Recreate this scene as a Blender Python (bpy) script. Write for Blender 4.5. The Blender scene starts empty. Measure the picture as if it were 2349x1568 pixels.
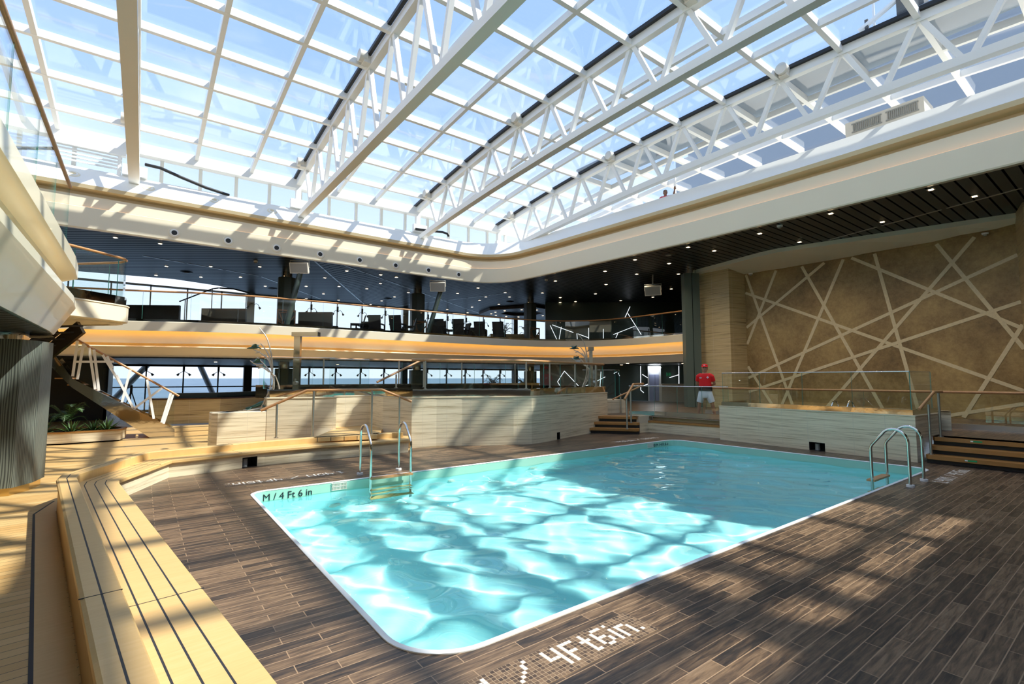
# Covered pool deck of a ship: pool, mezzanine, sliding glass roof
EXPOSURE = 1.2
SUN = 3.7
SKY = 1.08
import bpy, bmesh, math, random
from mathutils import Vector, Matrix
random.seed(7)
S = bpy.context.scene
COL = S.collection
PI = math.pi
ROOT = {}

# ---------------------------------------------------------------- mesh builder
class MB:
    def __init__(s):
        s.v = []; s.f = []; s.m = []; s.u = []
    def add(s, vs, fs, mi=0, uv=None):
        b = len(s.v)
        s.v += [tuple(p) for p in vs]
        for k, f in enumerate(fs):
            s.f.append([b + i for i in f]); s.m.append(mi)
            s.u.append([uv[i] for i in f] if uv else None)
        return s
    def hexa(s, p, mi=0):   # 8 points: bottom ring 0-3, top ring 4-7
        return s.add(p, [(3, 2, 1, 0), (4, 5, 6, 7), (0, 1, 5, 4), (1, 2, 6, 5), (2, 3, 7, 6), (3, 0, 4, 7)], mi)
    def box(s, x0, x1, y0, y1, z0, z1, mi=0):
        return s.hexa([(x0, y0, z0), (x1, y0, z0), (x1, y1, z0), (x0, y1, z0), (x0, y0, z1), (x1, y0, z1), (x1, y1, z1), (x0, y1, z1)], mi)
    def obox(s, c, ax, sx, sy, sz, mi=0, tilt=0.0):   # box about centre c, x-axis at angle ax, tilted about that axis
        M = Matrix.Translation(c) @ Matrix.Rotation(ax, 4, 'Z') @ Matrix.Rotation(tilt, 4, 'X')
        P = [M @ Vector((a * sx / 2, b * sy / 2, d * sz / 2)) for d in (-1, 1) for a, b in ((-1, -1), (1, -1), (1, 1), (-1, 1))]
        return s.hexa(P, mi)
    def beam(s, p, q, w, h, up=(0, 0, 1), mi=0):      # rectangular bar from p to q
        p = Vector(p); q = Vector(q); d = (q - p).normalized(); u = Vector(up)
        if abs(d.dot(u)) > .99: u = Vector((0, 1, 0))
        r = d.cross(u).normalized() * w / 2; u = r.cross(d).normalized() * h / 2
        return s.hexa([p - r - u, p + r - u, p + r + u, p - r + u, q - r - u, q + r - u, q + r + u, q - r + u], mi)
    def tube(s, pts, r, n=10, mi=0, cap=True):
        pts = [Vector(p) for p in pts]; N = len(pts)
        rs = r if isinstance(r, (list, tuple)) else [r] * N
        prev = None; vs = []
        for i in range(N):
            d = (pts[min(i + 1, N - 1)] - pts[max(i - 1, 0)]).normalized()
            if prev is None:
                a = Vector((0, 0, 1)) if abs(d.z) < .9 else Vector((1, 0, 0))
                x = d.cross(a).normalized()
            else:
                x = (prev - d * prev.dot(d)).normalized()
            prev = x; y = d.cross(x)
            for k in range(n):
                t = 2 * PI * k / n
                vs.append(pts[i] + (x * math.cos(t) + y * math.sin(t)) * rs[i])
        fs = [(i * n + k, i * n + (k + 1) % n, (i + 1) * n + (k + 1) % n, (i + 1) * n + k) for i in range(N - 1) for k in range(n)]
        if cap: fs += [tuple(range(n - 1, -1, -1)), tuple((N - 1) * n + k for k in range(n))]
        return s.add(vs, fs, mi)
    def loft(s, rings, mi=0, cap=True):
        n = len(rings[0]); vs = [p for r in rings for p in r]
        fs = [(i * n + k, i * n + (k + 1) % n, (i + 1) * n + (k + 1) % n, (i + 1) * n + k) for i in range(len(rings) - 1) for k in range(n)]
        if cap: fs += [tuple(range(n - 1, -1, -1)), tuple((len(rings) - 1) * n + k for k in range(n))]
        return s.add(vs, fs, mi)
    def ball(s, c, rx, ry, rz, n=12, mi=0):
        R = []
        for i in range(1, n):
            t = PI * i / n
            R.append([(c[0] + rx * math.sin(t) * math.cos(2 * PI * k / n), c[1] + ry * math.sin(t) * math.sin(2 * PI * k / n), c[2] - rz * math.cos(t)) for k in range(n)])
        return s.loft(R, mi)
    def prism(s, poly, z0, z1, mi=0, mt=None):
        n = len(poly)
        s.add([(x, y, z0) for x, y in poly] + [(x, y, z1) for x, y in poly], [tuple(range(n - 1, -1, -1))] + [(i, (i + 1) % n, n + (i + 1) % n, n + i) for i in range(n)], mi)
        s.add([(x, y, z1) for x, y in poly], [tuple(range(n))], mi if mt is None else mt)
        return s
    def slab(s, poly3, nrm, t, mi=0):                 # planar polygon given thickness t along nrm
        a = [Vector(p) for p in poly3]; k = Vector(nrm) * t; n = len(a)
        return s.add(a + [p + k for p in a], [tuple(range(n - 1, -1, -1)), tuple(range(n, 2 * n))] + [(i, (i + 1) % n, n + (i + 1) % n, n + i) for i in range(n)], mi)
    def sweep(s, prof, path, closed=False, mats=None, loop=False, cap=False):
        # profile points (d, z): d is measured to the left of the travel direction
        P = [Vector((p[0], p[1])) for p in path]; N = len(P); nor = []
        for i in range(N):
            if closed: a, b, c = P[i - 1], P[i], P[(i + 1) % N]
            else: a, b, c = P[max(i - 1, 0)], P[i], P[min(i + 1, N - 1)]
            d1 = (b - a); d2 = (c - b)
            if d1.length < 1e-9: d1 = d2
            if d2.length < 1e-9: d2 = d1
            n1 = Vector((-d1.y, d1.x)).normalized(); n2 = Vector((-d2.y, d2.x)).normalized()
            m = (n1 + n2).normalized(); nor.append(m / max(.35, m.dot(n1)))
        L = [0]
        for i in range(1, N + (1 if closed else 0)): L.append(L[-1] + (P[i % N] - P[i - 1]).length)
        K = len(prof); vs = []; uv = []
        acc = [0]
        for j in range(1, K): acc.append(acc[-1] + math.hypot(prof[j][0] - prof[j - 1][0], prof[j][1] - prof[j - 1][1]))
        M = N + (1 if closed else 0)
        for i in range(M):
            for j, (d, z) in enumerate(prof):
                q = P[i % N] + nor[i % N] * d
                zz = z + (path[i % N][2] if len(path[i % N]) > 2 else 0)
                vs.append((q.x, q.y, zz)); uv.append((L[i], zz if abs(prof[j][1] - prof[j - 1][1]) > 0 or j == 0 else acc[j]))
        for j in range(K if loop else K - 1):
            j2 = (j + 1) % K
            fs = [(i * K + j, (i + 1) * K + j, (i + 1) * K + j2, i * K + j2) for i in range(M - 1)]
            u2 = [(a, vs[k][2] if abs(prof[j][1] - prof[j2][1]) > 1e-4 else acc[k % K]) for k, (a, _) in enumerate(uv)]
            s.add(vs, fs, mats[j] if mats else 0, u2)
        if cap and not closed:
            s.add(vs, [tuple(range(K)), tuple((M - 1) * K + K - 1 - j for j in range(K))], mats[0] if mats else 0, uv)
        return s
    def build(s, name, mats, parent=None, smooth=None, loc=None, fixn=True):
        r = parent
        while r is not None and r.parent is not None: r = r.parent
        o = Vector(ROOT.get(r.name, (0, 0, 0))) if r is not None else Vector(loc or (0, 0, 0))
        me = bpy.data.meshes.new(name)
        me.from_pydata([(p[0] - o.x, p[1] - o.y, p[2] - o.z) for p in s.v], [], s.f)
        if not isinstance(mats, (list, tuple)): mats = [mats]
        for m in mats: me.materials.append(m)
        me.polygons.foreach_set('material_index', s.m)
        if any(s.u):
            ul = me.uv_layers.new(name='UVMap'); k = 0
            for f, u in zip(s.f, s.u):
                for i in range(len(f)):
                    if u: ul.data[k + i].uv = u[i]
                k += len(f)
        if fixn or smooth is not None:
            bm = bmesh.new(); bm.from_mesh(me)
            bmesh.ops.remove_doubles(bm, verts=bm.verts, dist=1e-5)
            if fixn: bmesh.ops.recalc_face_normals(bm, faces=bm.faces)
            bm.to_mesh(me); bm.free()
        if smooth is not None:
            me.polygons.foreach_set('use_smooth', [True] * len(me.polygons))
            me.set_sharp_from_angle(angle=math.radians(smooth))
        ob = bpy.data.objects.new(name, me); COL.objects.link(ob)
        if parent is not None: ob.parent = parent
        elif loc: ob.location = loc
        return ob

def thing(name, label, cat, loc=(0, 0, 0), group=None):
    o = bpy.data.objects.new(name, None); COL.objects.link(o); o.empty_display_size = .2
    o.location = loc; ROOT[o.name] = loc
    o['label'] = label; o['category'] = cat
    if group: o['group'] = group
    return o
def tag(o, label, cat, group=None):
    o['label'] = label; o['category'] = cat
    if group: o['group'] = group
    return o
def struct(o):
    o['kind'] = 'structure'; return o
def sempty(name, loc=(0, 0, 0)):
    o = bpy.data.objects.new(name, None); COL.objects.link(o); o.location = loc; ROOT[o.name] = loc; o['kind'] = 'structure'; return o
def copy_tree(o, loc, rz=0, label=None, parent=None):
    c = o.copy(); COL.objects.link(c)
    if parent is None:
        c.location = loc; c.rotation_euler = (0, 0, rz)
        if label: c['label'] = label
    else: c.parent = parent
    for ch in o.children: copy_tree(ch, None, 0, None, c)
    return c
def fillring(outer, inner, z, name, mats, mi=0):
    bm = bmesh.new(); E = []
    for loop in [outer] + (inner if inner else []):
        V = [bm.verts.new((x, y, z)) for x, y in loop]
        E += [bm.edges.new((V[i], V[(i + 1) % len(V)])) for i in range(len(V))]
    bmesh.ops.triangle_fill(bm, use_beauty=True, use_dissolve=False, edges=E)
    for f in bm.faces:
        f.normal_update()
        if f.normal.z < 0: f.normal_flip()
    me = bpy.data.meshes.new(name); bm.to_mesh(me); bm.free()
    me.materials.append(mats)
    o = bpy.data.objects.new(name, me); COL.objects.link(o); return o
def at_path(path, t):       # point and tangent at arc length t
    for i in range(len(path) - 1):
        a = Vector(path[i][:2]); b = Vector(path[i + 1][:2]); l = (b - a).length
        if t <= l or i == len(path) - 2: return a + (b - a) * (t / l), (b - a).normalized()
        t -= l
def plen(path): return sum((Vector(path[i + 1][:2]) - Vector(path[i][:2])).length for i in range(len(path) - 1))

# ---------------------------------------------------------------- materials
def nt(name):
    m = bpy.data.materials.new(name); m.use_nodes = True
    t = m.node_tree; t.nodes.clear(); out = t.nodes.new('ShaderNodeOutputMaterial')
    return m, t, out
def N(t, typ, **kw):
    n = t.nodes.new(typ)
    for k, v in kw.items():
        if k.startswith('i_'):
            n.inputs[k[2:].replace('_', ' ')].default_value = v
        else: setattr(n, k, v)
    return n
def mat(name, col, rough=.5, metal=0., spec=.5, noise=0., bump=0., scale=8., emit=None, est=0., coat=0.):
    m, t, out = nt(name); p = N(t, 'ShaderNodeBsdfPrincipled')
    p.inputs['Base Color'].default_value = (*col, 1); p.inputs['Roughness'].default_value = rough
    p.inputs['Metallic'].default_value = metal; p.inputs['Specular IOR Level'].default_value = spec
    p.inputs['Coat Weight'].default_value = coat
    if emit: p.inputs['Emission Color'].default_value = (*emit, 1); p.inputs['Emission Strength'].default_value = est
    t.links.new(p.outputs[0], out.inputs[0])
    if noise or bump:
        tc = N(t, 'ShaderNodeTexCoord'); nz = N(t, 'ShaderNodeTexNoise', i_Scale=scale, i_Detail=5.)
        t.links.new(tc.outputs['Object'], nz.inputs['Vector'])
        if noise:
            mx = N(t, 'ShaderNodeMix', data_type='RGBA')
            mx.inputs[6].default_value = (*[c * (1 - noise) for c in col], 1); mx.inputs[7].default_value = (*[min(1, c * (1 + noise)) for c in col], 1)
            t.links.new(nz.outputs['Fac'], mx.inputs[0]); t.links.new(mx.outputs[2], p.inputs['Base Color'])
        if bump:
            b = N(t, 'ShaderNodeBump', i_Strength=bump, i_Distance=.01); t.links.new(nz.outputs['Fac'], b.inputs['Height']); t.links.new(b.outputs[0], p.inputs['Normal'])
    return m
def ramp(t, stops):
    r = N(t, 'ShaderNodeValToRGB'); e = r.color_ramp.elements
    while len(e) < len(stops): e.new(.5)
    for k, (p, c) in zip(e, stops): k.position = p; k.color = (*c, 1)
    return r
def mapping(t, src, scale=(1, 1, 1), rot=0., loc=(0, 0, 0)):
    mp = N(t, 'ShaderNodeMapping'); mp.inputs['Scale'].default_value = scale; mp.inputs['Rotation'].default_value = (0, 0, rot); mp.inputs['Location'].default_value = loc
    t.links.new(src, mp.inputs['Vector']); return mp
def mixc(t, fac, a, b, mode='MIX'):
    mx = N(t, 'ShaderNodeMix', data_type='RGBA', blend_type=mode)
    for k, x in ((0, fac), (6, a), (7, b)):
        if isinstance(x, (int, float)): mx.inputs[k].default_value = x
        elif isinstance(x, tuple): mx.inputs[k].default_value = (*x, 1)
        else: t.links.new(x, mx.inputs[k])
    return mx.outputs[2]
def plank_mat(name, cols, mortar, w, l, rot=0., msize=.012, rough=.5, grain=.5, bump=.3, spec=.5, var=1.0, matte_joint=False):
    # boards of width w and length l laid along direction rot in the object's plan
    m, t, out = nt(name); p = N(t, 'ShaderNodeBsdfPrincipled'); t.links.new(p.outputs[0], out.inputs[0])
    tc = N(t, 'ShaderNodeTexCoord'); mp = mapping(t, tc.outputs['Object'], rot=-rot, loc=(l * .31, 0, 0))
    br = N(t, 'ShaderNodeTexBrick', offset=.37, offset_frequency=2, squash=1.)
    br.inputs['Scale'].default_value = 1.; br.inputs['Brick Width'].default_value = l; br.inputs['Row Height'].default_value = w
    br.inputs['Mortar Size'].default_value = msize / 2; br.inputs['Mortar Smooth'].default_value = .1; br.inputs['Bias'].default_value = 0.
    br.inputs['Color1'].default_value = (0, 0, 0, 1); br.inputs['Color2'].default_value = (1, 1, 1, 1); br.inputs['Mortar'].default_value = (.5, .5, .5, 1)
    t.links.new(mp.outputs[0], br.inputs['Vector'])
    ms = mapping(t, mp.outputs[0], scale=(2.2, 22, 1)); nz = N(t, 'ShaderNodeTexNoise', i_Scale=1.6, i_Detail=7., i_Roughness=.65, i_Distortion=.4)
    t.links.new(ms.outputs[0], nz.inputs['Vector'])
    n2 = N(t, 'ShaderNodeTexNoise', i_Scale=1.1, i_Detail=3.); t.links.new(mp.outputs[0], n2.inputs['Vector'])
    a = N(t, 'ShaderNodeMath', operation='MULTIPLY'); t.links.new(br.outputs['Color'], a.inputs[0]); a.inputs[1].default_value = .45 * var
    b = N(t, 'ShaderNodeMath', operation='MULTIPLY_ADD'); t.links.new(nz.outputs['Fac'], b.inputs[0]); b.inputs[1].default_value = grain; t.links.new(a.outputs[0], b.inputs[2])
    c = N(t, 'ShaderNodeMath', operation='MULTIPLY_ADD'); t.links.new(n2.outputs['Fac'], c.inputs[0]); c.inputs[1].default_value = .25; t.links.new(b.outputs[0], c.inputs[2])
    c0 = c; c = N(t, 'ShaderNodeMath', operation='ADD'); t.links.new(c0.outputs[0], c.inputs[0]); c.inputs[1].default_value = .46 - (.225 * var + grain * .5 + .125)
    r = ramp(t, [(i / (len(cols) - 1) * .7 + .12, q) for i, q in enumerate(cols)]); t.links.new(c.outputs[0], r.inputs[0])
    t.links.new(mixc(t, br.outputs['Fac'], r.outputs[0], mortar), p.inputs['Base Color'])
    p.inputs['Roughness'].default_value = rough; p.inputs['Specular IOR Level'].default_value = spec
    if matte_joint:
        sp = N(t, 'ShaderNodeMath', operation='MULTIPLY_ADD'); t.links.new(br.outputs['Fac'], sp.inputs[0]); sp.inputs[1].default_value = -spec; sp.inputs[2].default_value = spec; t.links.new(sp.outputs[0], p.inputs['Specular IOR Level'])
    if bump:
        inv = N(t, 'ShaderNodeMath', operation='SUBTRACT'); inv.inputs[0].default_value = 1.; t.links.new(br.outputs['Fac'], inv.inputs[1])
        bp = N(t, 'ShaderNodeBump', i_Strength=bump, i_Distance=.004); t.links.new(inv.outputs[0], bp.inputs['Height']); t.links.new(bp.outputs[0], p.inputs['Normal'])
    return m
def travertine(name, light, dark, tile=.62, uvmap=True, rough=.32, joint=(.62, .55, .42), th=9., contrast=(.36, .64)):
    m, t, out = nt(name); p = N(t, 'ShaderNodeBsdfPrincipled'); t.links.new(p.outputs[0], out.inputs[0])
    tc = N(t, 'ShaderNodeTexCoord')
    mp = mapping(t, tc.outputs['Object'], scale=(.4, .4, 15)); nz = N(t, 'ShaderNodeTexNoise', i_Scale=1.5, i_Detail=8., i_Roughness=.6, i_Distortion=.5); t.links.new(mp.outputs[0], nz.inputs['Vector'])
    mp2 = mapping(t, tc.outputs['Object'], scale=(.9, .9, 60)); n2 = N(t, 'ShaderNodeTexNoise', i_Scale=1.7, i_Detail=5., i_Roughness=.7); t.links.new(mp2.outputs[0], n2.inputs['Vector'])
    s = N(t, 'ShaderNodeMath', operation='MULTIPLY_ADD'); t.links.new(n2.outputs['Fac'], s.inputs[0]); s.inputs[1].default_value = .45
    s0 = N(t, 'ShaderNodeMath', operation='MULTIPLY'); t.links.new(nz.outputs['Fac'], s0.inputs[0]); s0.inputs[1].default_value = .6; t.links.new(s0.outputs[0], s.inputs[2])
    mid = tuple(a * .72 + b * .28 for a, b in zip(light, dark))
    r = ramp(t, [(contrast[0], dark), (contrast[0] + .1, mid), (contrast[1], light)]); t.links.new(s.outputs[0], r.inputs[0])
    col = r.outputs[0]
    if uvmap:
        br = N(t, 'ShaderNodeTexBrick', offset=0.); br.inputs['Scale'].default_value = 1.
        br.inputs['Brick Width'].default_value = tile; br.inputs['Row Height'].default_value = th; br.inputs['Mortar Size'].default_value = .0035; br.inputs['Mortar Smooth'].default_value = .2
        mu = mapping(t, tc.outputs['UV'], loc=(0, th / 2, 0))
        t.links.new(mu.outputs[0], br.inputs['Vector']); col = mixc(t, br.outputs['Fac'], col, joint)
    t.links.new(col, p.inputs['Base Color']); p.inputs['Roughness'].default_value = rough
    b = N(t, 'ShaderNodeBump', i_Strength=.15, i_Distance=.01); t.links.new(s.outputs[0], b.inputs['Height']); t.links.new(b.outputs[0], p.inputs['Normal'])
    return m
def glass(name, tint, refl=1., ior=1.45):
    m, t, out = nt(name); tr = N(t, 'ShaderNodeBsdfTransparent'); tr.inputs[0].default_value = (*tint, 1)
    g = N(t, 'ShaderNodeBsdfGlossy'); g.inputs['Roughness'].default_value = 0.; g.inputs['Color'].default_value = (refl, refl, refl, 1)
    lw = N(t, 'ShaderNodeLayerWeight', i_Blend=.5); pw = N(t, 'ShaderNodeMath', operation='POWER'); t.links.new(lw.outputs['Facing'], pw.inputs[0]); pw.inputs[1].default_value = 5.
    f0 = ((ior - 1) / (ior + 1)) ** 2; fr = N(t, 'ShaderNodeMath', operation='MULTIPLY_ADD'); t.links.new(pw.outputs[0], fr.inputs[0]); fr.inputs[1].default_value = 1 - f0; fr.inputs[2].default_value = f0
    mx = N(t, 'ShaderNodeMixShader'); t.links.new(fr.outputs[0], mx.inputs[0]); t.links.new(tr.outputs[0], mx.inputs[1]); t.links.new(g.outputs[0], mx.inputs[2]); t.links.new(mx.outputs[0], out.inputs[0])
    return m
def emis(name, col, st):
    m, t, out = nt(name); e = N(t, 'ShaderNodeEmission'); e.inputs[0].default_value = (*col, 1); e.inputs[1].default_value = st; t.links.new(e.outputs[0], out.inputs[0]); return m

M = {}
M['cream'] = mat('cream_paint', (.80, .72, .55), .38, coat=.15)
M['cream_gloss'] = mat('cream_gloss_paint', (.80, .73, .56), .33, coat=.15)
M['white'] = mat('white_steel_paint', (.86, .86, .84), .4)
M['sill'] = mat('white_sill_paint', (.88, .87, .83), .45)
M['tan'] = mat('tan_groove_shade_and_lens', (.72, .60, .38), .5)  # tan stands in for shaded cream in the coaming groove; also sill lenses
M['steel'] = mat('polished_steel', (.72, .70, .66), .14, 1.)
M['steel_wavy'] = mat('wavy_polished_steel', (.62, .57, .48), .06, 1., bump=.25, scale=2.)
M['brushed'] = mat('brushed_steel', (.60, .60, .58), .32, 1.)
M['rail_wood'] = mat('handrail_wood', (.50, .25, .10), .35, noise=.25, scale=20)
M['dark'] = mat('dark_green_paint', (.045, .065, .055), .4)
M['black'] = mat('black_paint', (.012, .012, .013), .5)
M['wicker'] = mat('black_wicker', (.012, .012, .014), .55, bump=.8, scale=90)
M['deck'] = plank_mat('dark_plank_tile', [(.010, .008, .007), (.032, .022, .016), (.095, .058, .034), (.20, .125, .07), (.27, .18, .11)], (.34, .22, .13), .10, .62, 0., .007, .36, 1.15, var=.62)
M['teak'] = plank_mat('teak_deck', [(.56, .32, .11), (.68, .43, .17), (.78, .54, .25)], (.02, .02, .02), .11, 80., .126, .006, .42, .35, .1)
M['teak_plain'] = plank_mat('teak_board', [(.58, .34, .12), (.70, .45, .18), (.79, .55, .27)], (.6, .38, .15), 9., 9., .1, 0., .4, .5, 0., var=0.)
M['oak'] = plank_mat('oak_tread', [(.30, .13, .03), (.40, .19, .05), (.48, .25, .08)], (.3, .13, .03), 9., 9., 1.57, 0., .4, .5, 0., var=0.)
M['trav'] = travertine('travertine', (.83, .73, .53), (.42, .33, .19), contrast=(.40, .60))
M['trav_dark'] = travertine('travertine_grey_vein', (.58, .46, .25), (.16, .115, .06), 1.0, th=.62, contrast=(.38, .62))
M['glass'] = glass('clear_glass', (.93, .965, .955))
M['winglass'] = glass('window_glass', (.95, .97, .98), .8)
M['roofglass'] = glass('roof_glass', (.93, .96, .985), 1., 1.5)
M['gedge'] = mat('glass_edge_green', (.10, .38, .32), .2, spec=.8)
M['caulk'] = mat('black_caulk', (.02, .022, .03), .6)
M['lamp'] = emis('warm_lamp', (1., .72, .42), 5.)
M['cove'] = emis('amber_cove_light', (1., .50, .10), 4.)
M['cove_low'] = emis('amber_step_light', (1., .50, .10), .9)
M['cove2'] = emis('peach_cove_light', (1., .55, .25), .6)
M['led'] = emis('white_strip_light', (.85, .92, 1.), .8)
M['bronze'] = mat('verdigris_bronze', (.06, .13, .11), .45, .6, noise=.3)
M['leaf'] = mat('palm_leaf', (.05, .11, .03), .45, noise=.4)
M['soil'] = mat('planter_soil', (.04, .03, .02), .9)
M['pool'] = mat('pool_paint', (.58, .955, .97), .55, noise=.04, scale=2.)
M['tileband'] = mat('green_tile_band', (.36, .62, .50), .3)
M['rim'] = mat('white_pool_rim', (.9, .9, .88), .35)
M['text'] = mat('black_lettering', (.01, .012, .015), .5)
M['mwhite'] = mat('white_mosaic_tile', (.85, .80, .72), .4)
M['skin'] = mat('skin', (.42, .22, .13), .5)
M['skin_dark'] = mat('skin_dark', (.16, .08, .05), .5)
M['red'] = mat('red_cotton', (.82, .012, .015), .8)
M['pinkred'] = mat('faded_red_cotton', (.55, .06, .09), .8)
M['shorts'] = mat('white_cotton', (.78, .82, .86), .8)
M['hair'] = mat('black_hair', (.01, .009, .008), .6)
M['wood_lattice'] = mat('lattice_wood', (.30, .12, .045), .45)
M['grey'] = mat('speaker_grille', (.33, .33, .31), .6)
M['offwhite'] = mat('off_white_plastic', (.74, .70, .62), .45)
M['seablock'] = mat('blue_grey_paint', (.34, .375, .42), .6)
M['soffit'] = mat('pale_soffit_paint', (.88, .86, .72), .5)
M['cove3'] = emis('gold_cove_light', (1., .58, .16), .55)
M['funnel'] = mat('charcoal_paint', (.05, .052, .055), .6)
M['greenlabel'] = mat('green_marker', (.02, .35, .12), .5)
def wood_ceiling(name, rot):
    return plank_mat(name, [(.024, .031, .034), (.032, .040, .043), (.040, .049, .052)], (.003, .004, .005), .28, 90., rot, .05, .36, .1, .8, .34, .6, True)
M['ceil0'] = wood_ceiling('slat_ceiling', 0.); M['ceil1'] = wood_ceiling('slat_ceiling_angled', -.644); M['ceil2'] = wood_ceiling('slat_ceiling_diagonal', 1.86)

def brown_stone():
    m, t, out = nt('brown_stone'); p = N(t, 'ShaderNodeBsdfPrincipled'); t.links.new(p.outputs[0], out.inputs[0]); tc = N(t, 'ShaderNodeTexCoord')
    n1 = N(t, 'ShaderNodeTexNoise', i_Scale=.55, i_Detail=7., i_Roughness=.62); t.links.new(tc.outputs['Object'], n1.inputs['Vector'])
    n2 = N(t, 'ShaderNodeTexNoise', i_Scale=9., i_Detail=6., i_Roughness=.7); t.links.new(tc.outputs['Object'], n2.inputs['Vector'])
    f = N(t, 'ShaderNodeMath', operation='MULTIPLY_ADD'); t.links.new(n2.outputs['Fac'], f.inputs[0]); f.inputs[1].default_value = .35
    g = N(t, 'ShaderNodeMath', operation='MULTIPLY'); t.links.new(n1.outputs['Fac'], g.inputs[0]); g.inputs[1].default_value = .7; t.links.new(g.outputs[0], f.inputs[2])
    r = ramp(t, [(.36, (.13, .078, .024)), (.5, (.27, .175, .062)), (.66, (.44, .31, .12))]); t.links.new(f.outputs[0], r.inputs[0]); t.links.new(r.outputs[0], p.inputs['Base Color'])
    p.inputs['Roughness'].default_value = .45; return m
M['brown'] = brown_stone()
M['inlay'] = mat('pale_stone_inlay', (.66, .56, .35), .4, noise=.2, scale=14)
def wave_laminate():
    m, t, out = nt('rippled_grey_laminate'); p = N(t, 'ShaderNodeBsdfPrincipled'); t.links.new(p.outputs[0], out.inputs[0]); tc = N(t, 'ShaderNodeTexCoord')
    mp = mapping(t, tc.outputs['UV'], scale=(1, .12, 1)); w = N(t, 'ShaderNodeTexWave', bands_direction='X', i_Scale=11., i_Distortion=7., i_Detail=2.); w.inputs['Detail Scale'].default_value = .8
    t.links.new(mp.outputs[0], w.inputs['Vector'])
    r = ramp(t, [(.24, (.05, .058, .052)), (.46, (.13, .15, .13)), (.9, (.165, .19, .16))]); t.links.new(w.outputs['Fac'], r.inputs[0]); t.links.new(r.outputs[0], p.inputs['Base Color'])
    p.inputs['Roughness'].default_value = .45; return m
M['laminate'] = wave_laminate()
def mosaic_mat():
    m, t, out = nt('brown_mosaic'); p = N(t, 'ShaderNodeBsdfPrincipled'); t.links.new(p.outputs[0], out.inputs[0]); tc = N(t, 'ShaderNodeTexCoord')
    br = N(t, 'ShaderNodeTexBrick', offset=0.); br.inputs['Scale'].default_value = 1.; br.inputs['Brick Width'].default_value = .03; br.inputs['Row Height'].default_value = .03; br.inputs['Mortar Size'].default_value = .002
    br.inputs['Color1'].default_value = (.05, .03, .02, 1); br.inputs['Color2'].default_value = (.21, .13, .075, 1); br.inputs['Mortar'].default_value = (.36, .25, .15, 1)
    t.links.new(tc.outputs['Object'], br.inputs['Vector']); t.links.new(br.outputs['Color'], p.inputs['Base Color']); p.inputs['Roughness'].default_value = .45; return m
M['mosaic'] = mosaic_mat()
def water_mat():
    m, t, out = nt('pool_water'); g = N(t, 'ShaderNodeBsdfGlass'); g.inputs['Color'].default_value = (.80, .995, 1., 1); g.inputs['Roughness'].default_value = 0.; g.inputs['IOR'].default_value = 1.333
    t.links.new(g.outputs[0], out.inputs[0]); return m
M['water'] = water_mat()
def sea_mat():
    m, t, out = nt('open_sea'); p = N(t, 'ShaderNodeBsdfPrincipled'); t.links.new(p.outputs[0], out.inputs[0]); tc = N(t, 'ShaderNodeTexCoord')
    n = N(t, 'ShaderNodeTexNoise', i_Scale=.02, i_Detail=6.); t.links.new(tc.outputs['Object'], n.inputs['Vector'])
    r = ramp(t, [(.35, (.10, .155, .22)), (.65, (.14, .20, .27))]); t.links.new(n.outputs['Fac'], r.inputs[0]); t.links.new(r.outputs[0], p.inputs['Base Color'])
    p.inputs['Roughness'].default_value = .55; p.inputs['Specular IOR Level'].default_value = .3; return m
M['sea'] = sea_mat()
# ---------------------------------------------------------------- camera, sun, sky
cam = bpy.data.cameras.new('camera'); camo = bpy.data.objects.new('camera', cam); COL.objects.link(camo)
cam.sensor_width = 36.; cam.lens = 1122. / 2349. * 36.; cam.clip_end = 60000.; cam.clip_start = .05
camo.matrix_world = Matrix(((.7983, -.0444, -.6006, 0), (-.6022, -.0589, -.7962, 0), (0, .9973, -.0738, 1.75), (0, 0, 0, 1)))
S.camera = camo
S.view_settings.view_transform = 'Standard'; S.view_settings.look = 'None'; S.view_settings.gamma = 1.; S.view_settings.exposure = EXPOSURE
S.cycles.transparent_max_bounces = 40; S.cycles.max_bounces = 16; S.cycles.diffuse_bounces = 8; S.cycles.transmission_bounces = 10; S.cycles.glossy_bounces = 4
S.cycles.caustics_refractive = True; S.cycles.caustics_reflective = False
sun = bpy.data.lights.new('sun', 'SUN'); sun.energy = SUN; sun.angle = math.radians(.9); sun.color = (1., .93, .80)
sun.cycles.is_caustics_light = True
suno = bpy.data.objects.new('sun', sun); COL.objects.link(suno)
sd = Vector((.665, -.55, 1.)).normalized(); suno.rotation_euler = sd.to_track_quat('Z', 'Y').to_euler(); suno.location = (20, -18, 30)
W = bpy.data.worlds.new('sky'); S.world = W; W.use_nodes = True; t = W.node_tree; t.nodes.clear()
wo = t.nodes.new('ShaderNodeOutputWorld'); bg = t.nodes.new('ShaderNodeBackground'); t.links.new(bg.outputs[0], wo.inputs[0]); bg.inputs[1].default_value = SKY
tc = t.nodes.new('ShaderNodeTexCoord'); sx = t.nodes.new('ShaderNodeSeparateXYZ'); t.links.new(tc.outputs['Generated'], sx.inputs[0])
rp = ramp(t, [(0., (.50, .53, .60)), (.10, (.50, .54, .62)), (.24, (.40, .47, .60)), (.45, (.225, .325, .51)), (1., (.185, .285, .48))]); t.links.new(sx.outputs[2], rp.inputs[0])
cm = mapping(t, tc.outputs['Generated'], scale=(1.6, 1.6, 4.)); cn = N(t, 'ShaderNodeTexNoise', i_Scale=2.2, i_Detail=6., i_Roughness=.55); t.links.new(cm.outputs[0], cn.inputs['Vector'])
cr = ramp(t, [(.50, (0, 0, 0)), (.75, (.5, .5, .5))]); t.links.new(cn.outputs['Fac'], cr.inputs[0])
t.links.new(mixc(t, cr.outputs[0], rp.outputs[0], (.47, .51, .58)), bg.inputs[0])

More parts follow.
